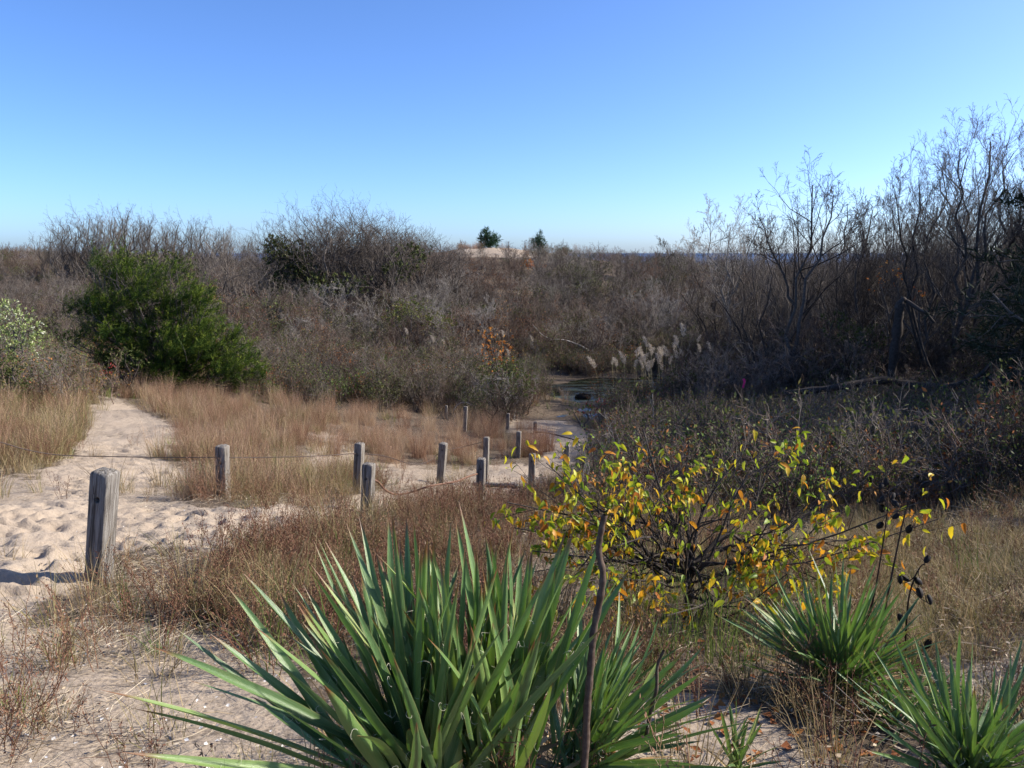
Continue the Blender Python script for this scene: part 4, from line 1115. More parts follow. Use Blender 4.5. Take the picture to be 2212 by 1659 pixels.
# ------------------------------------------------------------------ trees
def tree(base, top, seed, label, r0, levels, mat='bark', matc=None, stems=None, group=None, tip=.006, wob=.03, name='bare_tree', bow=(0, 0, 0)):
    base = np.asarray(base, float); axes = [(axis_path(base - [0, 0, .3], top, 9, wob, seed, bow), r0)]
    for q in (stems or []):
        f, tp, rr = q; p = axes[0][0]; k = f * 8; i = int(k); st = p[i] * (1 - (k - i)) + p[min(i + 1, 8)] * (k - i)
        axes.append((axis_path(st, tp, 9, wob, seed + 7 + len(axes)), rr))
    out = woody(seed, axes, levels, tip)
    root = empty(name, base); tag(root, label, 'tree', group)
    g = G(); tubes(g, out[0][0] - base, out[0][1], 8); link('trunk', g.mesh('trunk', MAT[mat]), None, root)
    g = G()
    for k, (P, Rd) in enumerate(out[1:]): tubes(g, P - base, Rd, 4 if k == 0 else 3)
    link('crown', g.mesh('crown', MAT[matc or mat]), None, root)
    return root
LV_T = [dict(n=12, ang=42, len=.50, fall=.6, up=.12, k=6, t=(.28, .97), wander=.16, rr=.55), dict(n=6, ang=38, len=.5, fall=.4, up=.10, k=5, t=(.2, 1), wander=.2, rr=.55), dict(n=5, ang=36, len=.55, fall=.3, up=.08, k=4, t=(.2, 1), wander=.2), dict(n=3, ang=36, len=.55, fall=.3, up=.06, k=3, t=(.3, 1), wander=.2)]
LV_T2 = [dict(n=18, ang=34, len=.40, fall=.55, up=.18, k=6, t=(.22, .98), wander=.14, rr=.5), dict(n=7, ang=34, len=.45, fall=.4, up=.14, k=5, t=(.2, 1), wander=.18, rr=.55), dict(n=4, ang=34, len=.55, fall=.3, up=.1, k=4, t=(.2, 1), wander=.2), dict(n=3, ang=36, len=.55, fall=.3, up=.06, k=3, t=(.3, 1), wander=.2)]
def tb(px, d): 
    x = (px - CX) / FPX * d * 1.0; return np.array([x, d, float(tz0(x, d))])
TREES = [ # base px, d, top (px,py), r0, material, levels, stems, label
 (1585, 41, (1578,452), .10, 'twig_pale', LV_T, [(.45,(1520,470),.05),(.5,(1640,480),.05)], 'pale slender bare tree standing alone right of the sea gap'),
 (1702, 29, (1755,362), .15, 'bark', LV_T, [(.50,(1640,470),.06),(.28,(1800,425),.09)], 'dark forked bare tree with crooked trunk, left of the tall cluster'),
 (1778, 36, (1885,415), .11, 'bark', LV_T, [(.4,(1830,440),.06)], 'bare tree leaning right between the forked tree and the tall cluster'),
 (1870, 30, (1860,440), .09, 'bark', LV_T2, None, 'thin bare tree just right of the leaning one'),
 (1985, 27, (1985,345), .10, 'bark', LV_T2, [(.4,(1930,400),.05)], 'straight bare tree at the left side of the tall cluster'),
 (2000, 29, (2035,330), .10, 'bark', LV_T2, None, 'second straight bare tree of the tall cluster'),
 (2085, 28, (2140,268), .14, 'bark', LV_T2, [(.35,(2075,320),.07),(.4,(2190,330),.07)], 'tallest bare tree at the right, its fan of branches highest on the sky'),
 (2125, 31, (2090,300), .11, 'bark', LV_T2, [(.4,(2030,380),.06)], 'bare tree just behind the tallest one'),
 (2180, 28, (2215,330), .12, 'bark', LV_T2, [(.35,(2260,360),.06)], 'bare tree at the right edge beside the tallest one'),
 (2255, 27, (2300,290), .12, 'bark', LV_T2, [(.35,(2350,360),.06)], 'bare tree mostly beyond the right edge'),
 (1455, 62, (1440,515), .08, 'twig', LV_T2, None, 'small bare tree rising before the sea at the end of the dune'),
 (1490, 58, (1500,505), .07, 'twig', LV_T2, None, 'small bare tree in front of the strip of sea'),
 (1640, 55, (1655,500), .08, 'twig', LV_T2, None, 'low bare tree behind the pale slender tree'),
 (1930, 50, (1925,430), .10, 'bark', LV_T2, None, 'bare tree in the gap before the tall cluster'),
 (1330, 49, (1325,690), .09, 'twig', LV_T, None, 'bare tree on the far bank above the reeds'),
 (1410, 48, (1420,670), .09, 'twig', LV_T, None, 'bare tree on the far bank right of its like'),
 (640, 46, (610,660), .07, 'twig_pale', LV_T, None, 'small pale bare tree in the thicket below the wooded knoll'),
 (1040, 50, (1060,640), .08, 'twig_pale', LV_T, None, 'pale spreading bare tree in the thicket under the dune'),
]
for k, (bx, d, tp, r0, mt, lv, stems, lab) in enumerate(TREES):
    b = tb(bx, d); st = [(f, at(q[0], q[1], d + random.uniform(-.8, .8)), rr) for f, q, rr in (stems or [])]
    tree(b, at(tp[0], tp[1] + (38 if d < 45 else 18), d), 600 + k, lab, r0 * .72, lv, mt, mt, st, 'bare trees', tip=.0055 * d / 28, wob=.022)

# wooded knoll in the middle and windswept row at the left: copies of a few trees
def proto_tree(seed, h, lean, lv, mat, r0, tip):
    b = np.zeros(3); t = np.array([lean[0], lean[1], h])
    r = np.random.default_rng(seed); axes = [(axis_path([0, 0, -.3], t, 9, .045, seed), r0)]
    for q in range(3):
        p = axes[0][0][int(r.integers(1, 4))]; axes.append((axis_path(p, t * .9 + r.normal(size=3) * [h * .22, h * .22, h * .06], 9, .045, seed + q + 1), r0 * .7))
    out = woody(seed, axes, lv, tip); g = G(); tubes(g, out[0][0], out[0][1], 6); tm = g.mesh('trunk', MAT[mat]); g = G()
    for P, Rd in out[1:]: tubes(g, P, Rd, 3)
    return tm, g.mesh('crown', MAT[mat])
LV_W = [dict(n=8, ang=34, len=.34, fall=.5, up=.12, k=5, t=(.35, .98), wander=.2, wind=(.05, 0, 0)), dict(n=6, ang=38, len=.5, fall=.4, up=.12, k=4, t=(.2, 1), wander=.25), dict(n=4, ang=38, len=.5, fall=.3, up=.05, k=3, t=(.2, 1), wander=.25)]
LV_D = [dict(n=9, ang=45, len=.45, fall=.4, up=.12, k=5, t=(.25, .98), wander=.22), dict(n=6, ang=42, len=.5, fall=.4, up=.12, k=4, t=(.2, 1), wander=.28), dict(n=4, ang=40, len=.5, fall=.3, up=.05, k=3, t=(.2, 1), wander=.25)]
PW = [proto_tree(700 + i, 1.0, (-.12 + .08 * i, .0), LV_W, 'bark' if i % 2 else 'twig', .016, .0012) for i in range(4)]
PD = [proto_tree(720 + i, 1.0, (.05 * i - .05, 0), LV_D, 'bark' if i % 2 else 'twig', .018, .0012) for i in range(4)]
def plant(pr, px, d, toppy, label, group, k, sx=1.0):
    b = tb(px, d); h = at(px, toppy, d)[2] - b[2]
    root = empty('bare_tree', b - [0, 0, .1], random.uniform(-.5, .5)); tag(root, label, 'tree', group)
    for nm, me in zip(('trunk', 'crown'), pr[k % len(pr)]):
        o = link(nm, me, None, root); o.scale = (h * sx, h * sx, h)
for k in range(34):
    px = 118 + k * 13.8 + random.uniform(-6, 6)
    ty = np.interp(px, [110, 150, 230, 330, 450, 520, 580], [508, 486, 464, 476, 492, 510, 525]) + random.uniform(-6, 12)
    plant(PW, px, random.uniform(64, 76), ty, 'slim windswept bare tree in the row on the left skyline', 'windswept trees on the left skyline', k, .95)
for k in range(24):
    px = 590 + k * 17 + random.uniform(-10, 10)
    ty = np.interp(px, [580, 640, 690, 780, 860, 930, 1000], [535, 505, 484, 476, 496, 524, 550]) + random.uniform(-4, 16)
    plant(PD, px, random.uniform(56, 66), ty, 'rounded bare tree on the wooded knoll at centre left', 'bare trees on the central knoll', k, 1.15)
PR = [proto_tree(740 + i, 1.0, (.06 * i - .08, 0), LV_T2[:3], 'bark', .014, .0011) for i in range(4)]
for k in range(31):
    px = 1570 + 24 * k + random.uniform(-14, 14)
    ty = np.interp(px, [1500, 1600, 1700, 1800, 1900, 2000, 2100, 2212, 2300], [560, 555, 535, 535, 515, 480, 440, 415, 390]) + random.uniform(-25, 45)
    plant(PR, px, random.uniform(30, 52), ty, 'slim bare tree in the dense dark wood at right', 'bare trees of the right-hand wood', k, .85)
for k, (px, d, ty) in enumerate([(780,58,486),(690,58,494),(850,57,508),(45,52,600),(60,46,610),(130,48,600),(480,50,545),(510,52,540),(540,50,560)]):
    plant(PD, px, d, ty, ['spreading bare tree at the top of the central knoll', 'bare tree on the left shoulder of the knoll', 'bare tree on the right shoulder of the knoll', 'bare tree at the left edge below the skyline', 'near bare tree at the left edge above the pale bush', 'bare tree just left of the cedar', 'bare tree behind the right of the cedar', 'second bare tree behind the right of the cedar', 'third bare tree behind the right of the cedar'][k], None, k + 1, 1.2)

# snag and fallen limb in the shade on the right
def limb(g, pts, r0, r1, off, sides=8):
    P = smooth_path(pts, 5); n = len(P); r = np.random.default_rng(len(pts) + int(r0 * 1000))
    tubes(g, (P - off)[None], (np.linspace(r0, r1, n) * (1 + .1 * r.normal(size=n)))[None], sides)
ds = 25.0; b = tb(1930, ds); root = empty('broken_snag', b); tag(root, 'dark broken dead tree with its top snapped over, on the right', 'dead tree')
g = G(); limb(g, [b - [0, 0, .3], at(1922, 860, ds), at(1928, 790, ds), at(1938, 720, ds), at(1945, 652, ds)], .17, .13, b); link('trunk', g.mesh('trunk', MAT['bark']), None, root)
g = G(); limb(g, [at(1938, 668, ds), at(1950, 648, ds), at(1958, 650, ds), at(1985, 668, ds - .3), at(2000, 676, ds - .5), at(2018, 697, ds - .6)], .10, .04, b); limb(g, [at(1968, 655, ds), at(1978, 700, ds), at(1992, 750, ds), at(2012, 800, ds - .2), at(2040, 850, ds - .3)], .05, .025, b)
link('broken_limb', g.mesh('broken_limb', MAT['bark']), None, root)
g = G(); off = at(1800, 838, 24); limb(g, [at(1690, 850, 24.5), at(1800, 838, 24), at(1900, 822, 24), at(1960, 830, 24), at(2040, 838, 23.5), at(2130, 822, 23), at(2260, 800, 22)], .10, .16, off)
limb(g, [at(2040, 838, 23.5), at(2110, 815, 23), at(2160, 770, 23), at(2230, 760, 22)], .08, .04, off)
o = link('fallen_trunk', g.mesh('fallen_trunk', MAT['bark'], None)); o.location = Vector(off); tag(o, 'dark fallen trunk lying across the shaded thicket at right', 'fallen tree')

# ------------------------------------------------------------------ evergreens
def sprays(g, C, D, n, L, W, seed, spread=.6):
    """n needle-sprigs around each point of C heading along D"""
    r = np.random.default_rng(seed); m = len(C)
    c = np.repeat(C, n, 0) + r.normal(size=(m * n, 3)) * L * .28; d = nrm(np.repeat(D, n, 0) + r.normal(size=(m * n, 3)) * spread)
    rv = np.repeat(r.random(m), n) * .6 + r.random(m * n) * .4
    quads(g, c, d, r.normal(size=(m * n, 3)), r.uniform(.6, 1.3, m * n) * L, W * r.uniform(.7, 1.3, m * n), rv)
def plumes(g, C, D, n, L, seed, w0=.09):
    """feathery plumes: sprigs set along a short axis, spreading near the root and gathering at the tip"""
    r = np.random.default_rng(seed); m = len(C); ll = L * np.where(r.random(m) < .2, r.uniform(1.3, 1.9, m), r.uniform(.5, 1.1, m))
    t = r.random(m * n); src = np.repeat(np.arange(m), n)
    wid = w0 * (1.05 - t) * ll[src] / L
    c = C[src] + D[src] * (t * ll[src])[:, None] + r.normal(size=(m * n, 3)) * wid[:, None] * .75
    d = nrm(D[src] * .9 + r.normal(size=(m * n, 3)) * .42)
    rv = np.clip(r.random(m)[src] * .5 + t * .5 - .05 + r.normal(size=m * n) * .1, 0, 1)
    quads(g, c, d, r.normal(size=(m * n, 3)), r.uniform(.08, .19, m * n), r.uniform(.008, .015, m * n), rv)
def lobes_tree(name, label, base, lobes, mat, d, dens, L, W, n, wind, seed, barkmat='bark', cat='tree', group=None, fill=.35, plume=0):
    r = np.random.default_rng(seed); root = empty(name, base); tag(root, label, cat, group)
    gb = G(); gf = G(); limbs = []
    if plume:
        sub = []
        for (x, y, rx, ry, dz) in lobes:
            for q in range(6):
                a = r.uniform(0, math.tau); k = r.uniform(.45, 1.0); sub.append((x + k * rx * math.cos(a), y + k * ry * math.sin(a), rx * r.uniform(.22, .42), ry * r.uniform(.22, .45), dz + r.uniform(-.9, .5)))
            sub.append((x, y, rx * .5, ry * .5, dz))
        lobes = sub
    for (x, y, rx, ry, dz) in lobes:
        dd = d + dz; c = at(x, y, dd); sx = rx / FPX * dd; sz = ry / FPX * dd; sy = (sx + sz) * .45
        k = int(dens * (sx * sz + sx * sy + sy * sz) * 4)
        dirs = rand_dirs(k, r); rad = np.where(r.random(k) < fill, r.uniform(.3, .8, k), r.uniform(.8, 1.12, k))
        bump = .8 + .4 * vnoise(dirs[:, 0] * 2.2 + x, dirs[:, 2] * 2.2 + dirs[:, 1] * 1.7 + y, 1, int(x) % 8)
        P = c + dirs * np.array([sx, sy, sz]) * (rad * bump)[:, None]
        okk = P[:, 2] > tz0(P[:, 0], P[:, 1]) + .05; P = P[okk]; dirs = dirs[okk]
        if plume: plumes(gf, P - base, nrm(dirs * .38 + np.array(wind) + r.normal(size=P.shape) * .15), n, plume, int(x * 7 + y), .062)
        else: sprays(gf, P - base, nrm(dirs * .8 + np.array(wind)), n, L, W, int(x * 7 + y), .45)
        limbs.append((axis_path(base - [0, 0, .15], c, 6, .05, int(x + y)), .05 if not plume else .025))
    out = woody(seed, limbs, [dict(n=2 if plume else 7, ang=40, len=.3, fall=.2, up=.1, k=4, t=(.4, 1), wander=.2)], .01)
    for P, Rd in out: tubes(gb, P - base, Rd, 5)
    link('trunk', gb.mesh('trunk', MAT[barkmat]), None, root); link('crown', gf.mesh('crown', MAT[mat]), None, root)
    return root
cb = ground(380, 838)
cd = cb[1]
print('cedar', cb)
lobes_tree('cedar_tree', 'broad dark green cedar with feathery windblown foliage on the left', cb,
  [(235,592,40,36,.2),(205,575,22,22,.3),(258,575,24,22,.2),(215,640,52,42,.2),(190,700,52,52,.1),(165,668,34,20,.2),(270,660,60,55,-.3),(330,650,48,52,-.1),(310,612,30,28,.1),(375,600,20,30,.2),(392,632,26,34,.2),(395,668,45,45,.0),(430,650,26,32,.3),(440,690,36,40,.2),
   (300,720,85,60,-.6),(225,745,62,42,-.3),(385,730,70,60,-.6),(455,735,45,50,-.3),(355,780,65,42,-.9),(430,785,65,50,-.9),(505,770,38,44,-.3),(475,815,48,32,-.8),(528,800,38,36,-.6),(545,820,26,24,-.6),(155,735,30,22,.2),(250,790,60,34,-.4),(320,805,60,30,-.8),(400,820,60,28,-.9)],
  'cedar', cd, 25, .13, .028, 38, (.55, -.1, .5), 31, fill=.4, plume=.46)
pb = ground(1056, 535, 90, 150); print('pine dune', pb)
def dune_pine(px, py, d, lobes, label, seed):
    b = at(px, py, d); b[2] = float(tz0(b[0], b[1])); lobes_tree('pine_tree', label, b, lobes, 'pine', d, 9, .48, .07, 9, (0, 0, 1.1), seed, fill=.3, group='pines on the dune')
dune_pine(1056, 532, 108, [(1050,503,8,7,0),(1046,514,9,6,.2),(1060,512,9,6,-.2),(1070,518,9,6,0),(1054,522,15,6,0),(1068,524,9,5,.2),(1042,520,6,4,0),(1049,497,4,4,0),(1056,529,15,5,0),(1063,534,10,4,0)], 'bushy dark pine on top of the sandy dune', 51)
dune_pine(1165, 528, 108, [(1167,508,3,6,0),(1165,516,6,5,0),(1160,521,7,5,0),(1172,522,6,4,0),(1152,526,5,4,0),(1156,518,3,3,0),(1164,529,9,5,0),(1164,535,9,5,0)], 'small spiky pine right of the bushy pine on the dune', 52)
# evergreen shrubs among the knoll, and leafy bushes
def bush(px, py, d, lobes, mat, label, seed, L=.12, W=.05, n=5, dens=22, name='leafy_shrub', fill=.4):
    b = at(px, py, d); b[2] = float(tz0(b[0], b[1])); return lobes_tree(name, label, b, lobes, mat, d, dens, L, W, n, (0, 0, .2), seed, cat='shrub', fill=fill)
bush(620, 600, 56, [(605,545,36,34,0),(620,580,50,40,0),(650,610,60,35,0),(590,525,18,14,0),(645,550,26,30,0)], 'olive', 'dark olive evergreen shrub at the left end of the central knoll', 61, .22, .10, 6, 9)
bush(880, 585, 56, [(880,560,40,28,0),(910,540,26,18,0),(850,590,30,25,0)], 'olive', 'olive evergreen shrub low on the right of the knoll', 62, .22, .10, 5, 5)
bush(720, 640, 54, [(700,620,50,24,0),(760,615,40,22,0)], 'olive', 'low olive shrub at the foot of the knoll', 63, .22, .10, 5, 5)
bush(340, 575, 60, [(345,565,45,22,0),(400,575,40,22,0),(290,570,30,18,0)], 'olive', 'dull green shrub behind the cedar below the left tree row', 64, .22, .10, 5, 5)
bush(30, 760, 24, [(25,690,48,36,0),(60,715,34,26,-.2),(-30,690,50,40,0),(15,665,24,18,0),(20,735,50,30,0),(60,750,34,22,0),(0,760,50,30,0),(20,795,50,26,0),(65,785,30,22,0)], 'groundsel', 'pale green bush with white seed heads at the left edge', 65, .09, .035, 6, 26)
bush(15, 850, 19, [(-10,800,50,45,0),(20,815,34,30,0),(35,785,22,16,0),(0,850,50,34,0)], 'b_leaf', 'dark leafy shrub at the left edge below the pale bush', 66, .07, .035, 5, 45)
bush(590, 690, 47, [(585,665,18,20,0),(605,680,14,14,0)], 'groundsel', 'small pale-headed bush in the thicket right of the cedar', 67, .12, .05, 5, 14)
bush(1075, 800, 31, [(1070,745,36,26,0),(1055,775,26,22,0),(1090,770,22,18,0),(1050,720,20,18,0)], 'orange', 'shrub with orange and yellow leaves left of the pond', 68, .12, .06, 3, 9, fill=.6)
bush(1090, 850, 29.5, [(1085,810,45,35,0),(1125,830,35,30,0),(1110,790,24,20,0),(1060,845,36,22,0)], 'b_leaf', 'green leafy shrub at the left shore of the pond', 69, .09, .045, 5, 26)
bush(1160, 598, 88, [(1152,582,14,12,0),(1165,575,10,8,0),(1140,570,10,7,0)], 'orange', 'small orange shrub on the slope below the dune', 70, .3, .16, 4, 4, fill=.6)
bush(900, 690, 43, [(890,665,48,22,0),(950,690,40,20,0),(850,690,30,18,0)], 'b_leaf', 'yellowish green shrub patch in the middle of the thicket', 71, .14, .07, 4, 12, fill=.6)
bush(1950, 690, 29, [(1940,590,40,24,0),(1900,610,30,20,0),(1980,640,30,20,0)], 'orange', 'sparse orange-leaved shrub in front of the tall trees', 72, .11, .06, 2, 6, fill=.6)
bush(1840, 760, 27, [(1830,720,45,30,0),(1880,735,40,26,0),(1800,690,30,20,0)], 'b_leaf', 'dark green shrub left of the broken dead tree', 73, .1, .05, 4, 18, fill=.5)
bush(225, 800, 24, [(230,797,20,9,0),(215,805,12,7,0)], 'red', 'small red-leaved bush at the foot of the cedar', 74, .07, .035, 4, 22, fill=.5)
bush(275, 790, 24.5, [(270,765,26,16,0),(245,775,20,14,0),(300,780,22,14,0)], 'b_leaf', 'yellowing leafy bush in front of the cedar', 75, .08, .04, 4, 26, fill=.5)
bush(640, 835, 29, [(640,800,30,22,0),(670,815,24,18,0)], 'b_leaf', 'green-leaved low bush right of the cedar', 76, .09, .045, 4, 22, fill=.5)
bush(1290, 880, 30, [(1300,878,26,14,0),(1275,892,22,12,0),(1330,872,26,12,0)], 'red', 'low reddish bush on the near right bank of the pond', 77, .08, .04, 4, 16, fill=.5)
bush(1185, 770, 47, [(1180,765,22,18,0),(1165,760,14,12,0)], 'rust_leaf', 'rust-brown bush on the far pond bank', 78, .16, .08, 4, 12, fill=.5)
bush(1270, 905, 27, [(1265,885,26,18,0),(1235,880,16,14,0)], 'b_leaf', 'green bush beside the sand path at the pond', 79, .08, .04, 4, 26, fill=.5)

# big dark pine reaching in from the right edge; it shades the slope
def side_pine(px, d, h, seed, label, lean=-.6):
    x = (px - CX) / FPX * d; base = np.array([x, d, float(tz0(x, d))]); r = np.random.default_rng(seed)
    root = empty('dark_pine', base); tag(root, label, 'tree', 'dark pines at the right edge')
    ax = [(axis_path(base - [0, 0, .3], base + [lean, .2, h], 9, .02, seed), .17)]
    out = woody(seed, ax, [dict(n=46, ang=80, ajit=14, len=.50, fall=.62, up=-.01, k=8, t=(.10, .98), wander=.2, rr=.30), dict(n=10, ang=50, len=.34, fall=.3, up=.05, k=5, t=(.2, 1), wander=.25)], .008)
    g = G(); tubes(g, out[0][0] - base, out[0][1], 9); link('trunk', g.mesh('trunk', MAT['bark']), None, root)
    g = G()
    for P, Rd in out[1:]: tubes(g, P - base, Rd, 4)
    link('limbs', g.mesh('limbs', MAT['bark']), None, root)
    P = out[2][0]; C = P[:, 1:].reshape(-1, 3); D = nrm(np.repeat(P[:, -1] - P[:, 0], P.shape[1] - 1, 0) + [0, 0, .4])
    k = r.random(len(C)) < .9; g = G(); sprays(g, C[k] - base, D[k], 9, .20, .032, seed, .9)
    link('crown', g.mesh('crown', MAT['pine_dark']), None, root)
side_pine(2420, 15, 6.6, 91, 'dark pine whose branches reach in from the right edge', -.5)
side_pine(2560, 11.5, 5.6, 92, 'dark pine beyond the right edge nearer the viewer')
side_pine(2640, 19, 8.6, 93, 'dark pine beyond the right edge behind the others')
side_pine(2420, 23, 6.6, 94, 'dark pine among the bare trees at the right edge')
side_pine(2480, 18, 6.8, 95, 'dark pine beyond the right edge between two others')
side_pine(2520, 29, 10, 96, 'farthest dark pine beyond the right edge')
side_pine(2720, 15, 7.2, 97, 'dark pine well beyond the right edge')
side_pine(2640, 24, 10, 98, 'tall dark pine beyond the right edge')

# ------------------------------------------------------------------ reeds with plumes by the pond
def reed(px, py, d, label, seed, lean=.0, size=1.0, group='reeds by the pond', foot=None):
    """plume centre at a pixel; stem down to the bank"""
    r = np.random.default_rng(seed); tip = at(px, py, d); base = tip.copy(); base[0] -= lean * 1.0; base[2] = max(float(tz0(base[0], base[1])), -.05)
    root = empty('reed', base); tag(root, label, 'reed', group)
    mid = base * .5 + tip * .5; mid[0] -= lean * .25
    g = G(); P = smooth_path([base, mid, tip], 5); tubes(g, (P - base)[None], np.linspace(.009, .005, len(P))[None], 4); link('stem', g.mesh('stem', MAT['reed']), None, root)
    g = G(); m = 9; t = r.random(m); c = P[0] * (1 - t[:, None]) + P[-1] * t[:, None] * 1.0
    c = np.stack([np.interp(t, np.linspace(0, 1, len(P)), P[:, i]) for i in range(3)], -1)
    a = r.uniform(0, math.tau, 5); blades(g, c[:5] - base, a, np.full(5, .5), r.uniform(.25, .5, 5), np.full(5, .018), np.full(5, 1.2), 5); link('leaf_blades', g.mesh('leaf_blades', MAT['reed']), None, root)
    g = G(); m = 260; L = .46 * size; ax = nrm(P[-1] - P[-3]); t = r.random(m); prof = np.sin(np.clip(t * .85 + .1, 0, 1) * math.pi) ** 1.1 * .12 * size
    off = rand_dirs(m, r) * prof[:, None] * np.sqrt(r.random(m))[:, None]
    c = (P[-1] - base) + ax * ((t - .5) * L)[:, None] + off + np.array([.16 * r.choice([-1, 1]), 0, -.05]) * (t ** 2)[:, None] * size
    quads(g, c, nrm(ax * .8 + rand_dirs(m, r) * .7), r.normal(size=(m, 3)), r.uniform(.05, .12, m) * size, .013 * size)
    link('plume', g.mesh('plume', MAT['plume']), None, root)
REEDS = [(1478,712,.35,1.35,'tallest reed by the pond, its big plume nodding left'),(1463,735,.12,1.1,'reed left below the tallest, plume nearly as high'),(1456,745,.02,1.0,'reed with narrow pale plume beside the tall ones'),(1508,732,.0,.8,'small tan plume just right of the tallest reed'),
 (1513,752,.1,.95,'drooping plume right of the tallest reed'),(1534,748,.0,1.0,'slim tan plume standing alone to the right'),(1397,738,.0,1.1,'highest plume of the dense reed clump'),(1408,752,.05,1.0,'plume right of the highest in the dense clump'),
 (1376,760,.0,1.15,'pale plume at the left of the dense clump'),(1387,762,.0,1.1,'pale plume next to the left one of the dense clump'),(1348,772,-.1,1.3,'broad plume leaning left over dark water'),(1332,782,-.05,1.0,'plume left of the broad leaning one'),
 (1322,780,-.1,.7,'tiny plume at the left of the reed bank'),(1282,783,-.3,1.3,'leftmost bushy white plume at the water'),(1372,785,.0,.9,'short plume under the left of the dense clump'),(1463,765,.0,1.0,'plume under the two tall ones'),(1474,762,.0,.8,'thin plume crossing behind the tall ones'),
 (1558,775,.1,1.0,'low plume at the right of the reed bank'),(1605,773,.0,.8,'faint plume far right of the reed bank'),(1640,745,.0,.8,'right-hand slim plume against dark brush'),(1650,720,.0,.7,'small plume above the right-hand slim one'),(1745,752,.0,.8,'lone plume at the far right in the brush'),
 (1150,732,.0,.9,'lone plume above the pond at its left end'),(1232,760,.0,.6,'tiny plume by the green water grass')]
for k, (x, y, ln, sz, lab) in enumerate(REEDS): reed(x, y, 35 + (k % 5) * .5 if x > 1250 else 46, lab, 900 + k, ln, sz)
for k in range(14):
    x = random.uniform(1385, 1450); y = random.uniform(755, 800)
    reed(x, y, 35.5 + random.random() * 2, 'pale plume in the dense shaded reed clump right of the water', 950 + k, random.uniform(-.1, .1), random.uniform(.8, 1.2), 'plumes of the dense reed clump')
for k in range(16):
    x = random.uniform(830, 1100); y = random.uniform(715, 790)
    reed(x, y, 40 + random.random() * 4, 'thin tan reed plume in the thicket left of the pond', 980 + k, random.uniform(-.1, .2), random.uniform(.7, .95), 'thin reeds in the thicket')

# green grass standing in the water, a stump and litter on the pond
g = G(); c = at(1240, 800, 45.0); n = 120
bs = np.stack([c[0] + rng.normal(0, .35, n), c[1] + rng.normal(0, .3, n), np.full(n, -.05)], -1); off = np.array([c[0], c[1], 0])
blades(g, bs - off, rng.uniform(0, 6.28, n), np.abs(rng.normal(.1, .12, n)), rng.uniform(.7, 1.5, n), np.full(n, .03), rng.uniform(.1, .5, n), 5)
o = link('water_grass', g.mesh('water_grass', MAT['g_green'])); o.location = Vector(off); tag(o, 'tuft of green grass standing in the pond water', 'grass clump')
def lump(px, py, d, sx, sz, name, label, cat, seed, mat='stump'):
    r = np.random.default_rng(seed); c = at(px, py, d); c[2] = 0.0; g = G(); nu, nv = 14, 8
    V = []
    for j in range(nv + 1):
        for i in range(nu):
            a = i / nu * math.tau; b = j / nv * math.pi - math.pi / 2
            q = 1 + .28 * (vnoise(math.cos(a) * 1.7 + 9, math.sin(a) * 1.7 + j * .5, 1, seed) - .5) * 2
            V.append((math.cos(a) * math.cos(b) * sx * q, math.sin(a) * math.cos(b) * sx * .8 * q, math.sin(b) * sz * q))
    idx = np.arange((nv + 1) * nu).reshape(nv + 1, nu); a = idx[:-1]; b2 = idx[1:]
    Q = np.stack([a, np.roll(a, -1, 1), np.roll(b2, -1, 1), b2], -1).reshape(-1, 4); g.add(np.array(V), Q)
    P = np.stack([np.stack([r.normal(size=3) * [sx * .6, sx * .4, .02] + [0, 0, sz * .6], r.normal(size=3) * [sx, sx, .05] + [0, 0, sz * 1.5]], 0) for _ in range(5)]); tubes(g, P, np.full((5, 2), .012), 4)
    o = link(name, g.mesh(name, MAT[mat])); o.location = Vector(c); tag(o, label, cat)
lump(1205, 829, 38.0, .28, .22, 'stump', 'small dark stump sticking out of the pond', 'stump', 3)
lump(1262, 842, 36.5, .40, .22, 'tussock', 'dark tussock at the near edge of the pond', 'tussock', 4)
# leaning dead branch over the pond
g = G(); off = at(1310, 790, 47.5); limb(g, [off, at(1285, 768, 47.2), at(1255, 748, 47), at(1220, 735, 46.8), at(1190, 733, 46.6)], .11, .03, off, 6); limb(g, [at(1190, 733, 46.6), at(1170, 722, 46.6), at(1150, 700, 46.6)], .03, .012, off, 5)
o = link('leaning_branch', g.mesh('leaning_branch', MAT['bark_pale'])); o.location = Vector(off); tag(o, 'pale dead branch arching over the far pond shore', 'branch')
# arched bare stem by the tiny far post
g = G(); off = ground(985, 905); da = off[1]; limb(g, [off, at(980, 888, da), at(990, 873, da), at(1005, 869, da), at(1020, 875, da)], .02, .012, off, 5)
o = link('arched_stem', g.mesh('arched_stem', MAT['bark_pale'])); o.location = Vector(off); tag(o, 'thin arched pale stem in front of the dark brush', 'branch')
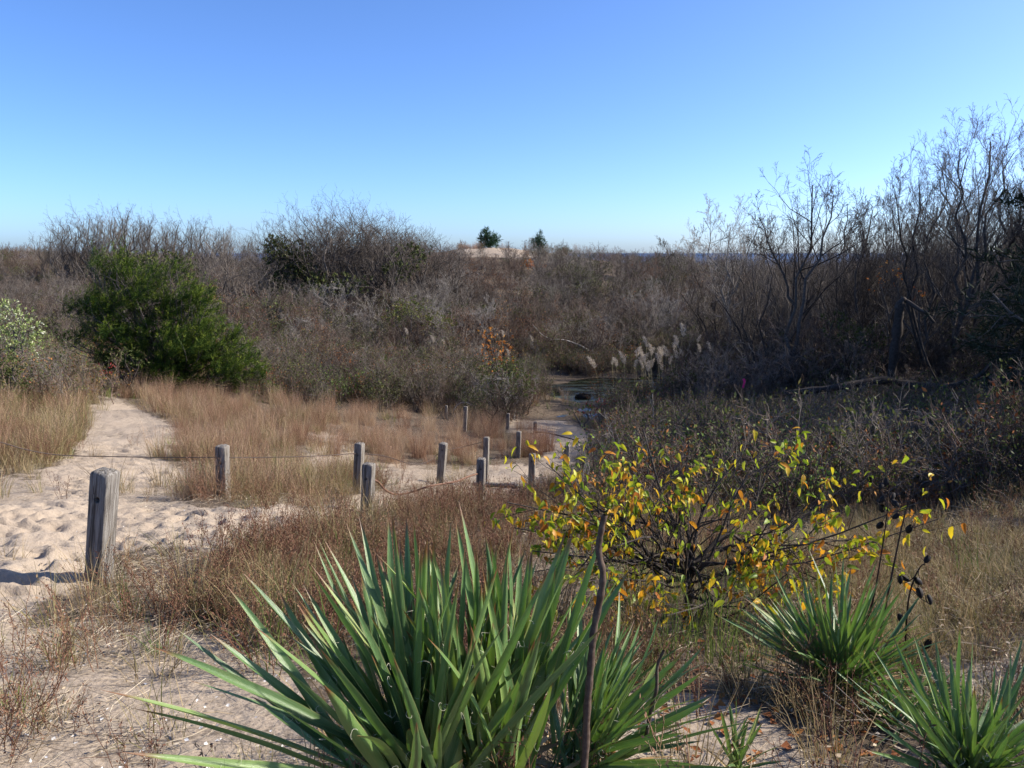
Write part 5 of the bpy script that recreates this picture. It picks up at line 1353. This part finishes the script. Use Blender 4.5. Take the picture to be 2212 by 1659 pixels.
# pink ribbon on a twig
pr = at(1604, 825, 25); off = pr.copy(); off[2] = float(tz0(pr[0], pr[1])); root = empty('flagging_ribbon', off); tag(root, 'small pink ribbon on a stick in the shaded brush', 'ribbon')
g = G(); tubes(g, np.array([[[0, 0, 0], [.02, 0, (pr - off)[2] * .5], [0, 0, (pr - off)[2] + .1]]]), np.full((1, 3), .008), 5); link('stick', g.mesh('stick', MAT['stalk']), None, root)
g = G(); z0 = (pr - off)[2]
V = np.array([[-.02, -.012, z0 + .1], [.06, -.012, z0 + .12], [.03, -.02, z0], [.10, -.02, z0 + .02], [-.01, -.03, z0 - .14], [.06, -.03, z0 - .12], [.0, -.012, z0 - .2], [.05, -.02, z0 - .21]]); g.add(V, [(0, 1, 3, 2), (2, 3, 5, 4), (4, 5, 7, 6)])
link('ribbon_tail', g.mesh('ribbon_tail', MAT['pinkrib']), None, root)

# bare upright saplings behind the yellow shrub
LV_SAP = [dict(n=8, ang=34, len=.33, fall=.5, up=.15, k=5, t=(.25, .98), wander=.18), dict(n=3, ang=36, len=.5, fall=.3, up=.1, k=4, t=(.3, 1), wander=.2)]
SP = [shrub_mesh(800 + i, 1.0, 4, .16, 'twig_pale' if i % 2 else 'bark', tip=.0022, r0=.009, lv=LV_SAP) for i in range(4)]
for k, (px, py, ty, lab) in enumerate([(1380,1030,860,'bare upright sapling behind the left of the yellow shrub'),(1450,1040,830,'pale bare sapling behind the middle of the yellow shrub'),(1530,1040,845,'bare sapling right of the pale one behind the yellow shrub'),(1590,1030,860,'bare sapling behind the right of the yellow shrub'),(1660,1030,880,'low bare sapling before the far dark yucca'),(1310,1010,880,'bare sapling beside the sand path, left of the shrub'),(1490,1000,800,'tall bare sapling rising before the shaded brush'),(1250,1120,905,'bare twig plant at the left tip of the yellow shrub')]):
    b = ground(px, py); h = (at(px, ty, b[1]) - b)[2]; o = link('bare_sapling', SP[k % 4]); o.location = Vector(b); o.scale = (h, h, h); o.rotation_euler = (0, 0, k * 1.1); tag(o, lab, 'sapling', 'bare saplings behind the yellow shrub')

# dune top: grass tussocks on the far sand
x, y = fan(98, 118, 1.2, -.075, .04); z = tz0(x, y); n = len(x); k = (fbm(x, y, 3.0, 4, 2) > .54) & ((y > 105) | (fbm(x, y, 1.7, 2, 2) > .58))
scatter('dune_grass', C_pink, np.stack([x, y, z], -1)[k], np.stack([np.zeros(n), np.zeros(n), rng.uniform(0, 6.28, n)], -1)[k], np.stack([rng.uniform(1.0, 1.7, n)] * 3, -1)[k], rng.integers(0, 3, n)[k], 'brownish grass on the far dune top', 'grass')
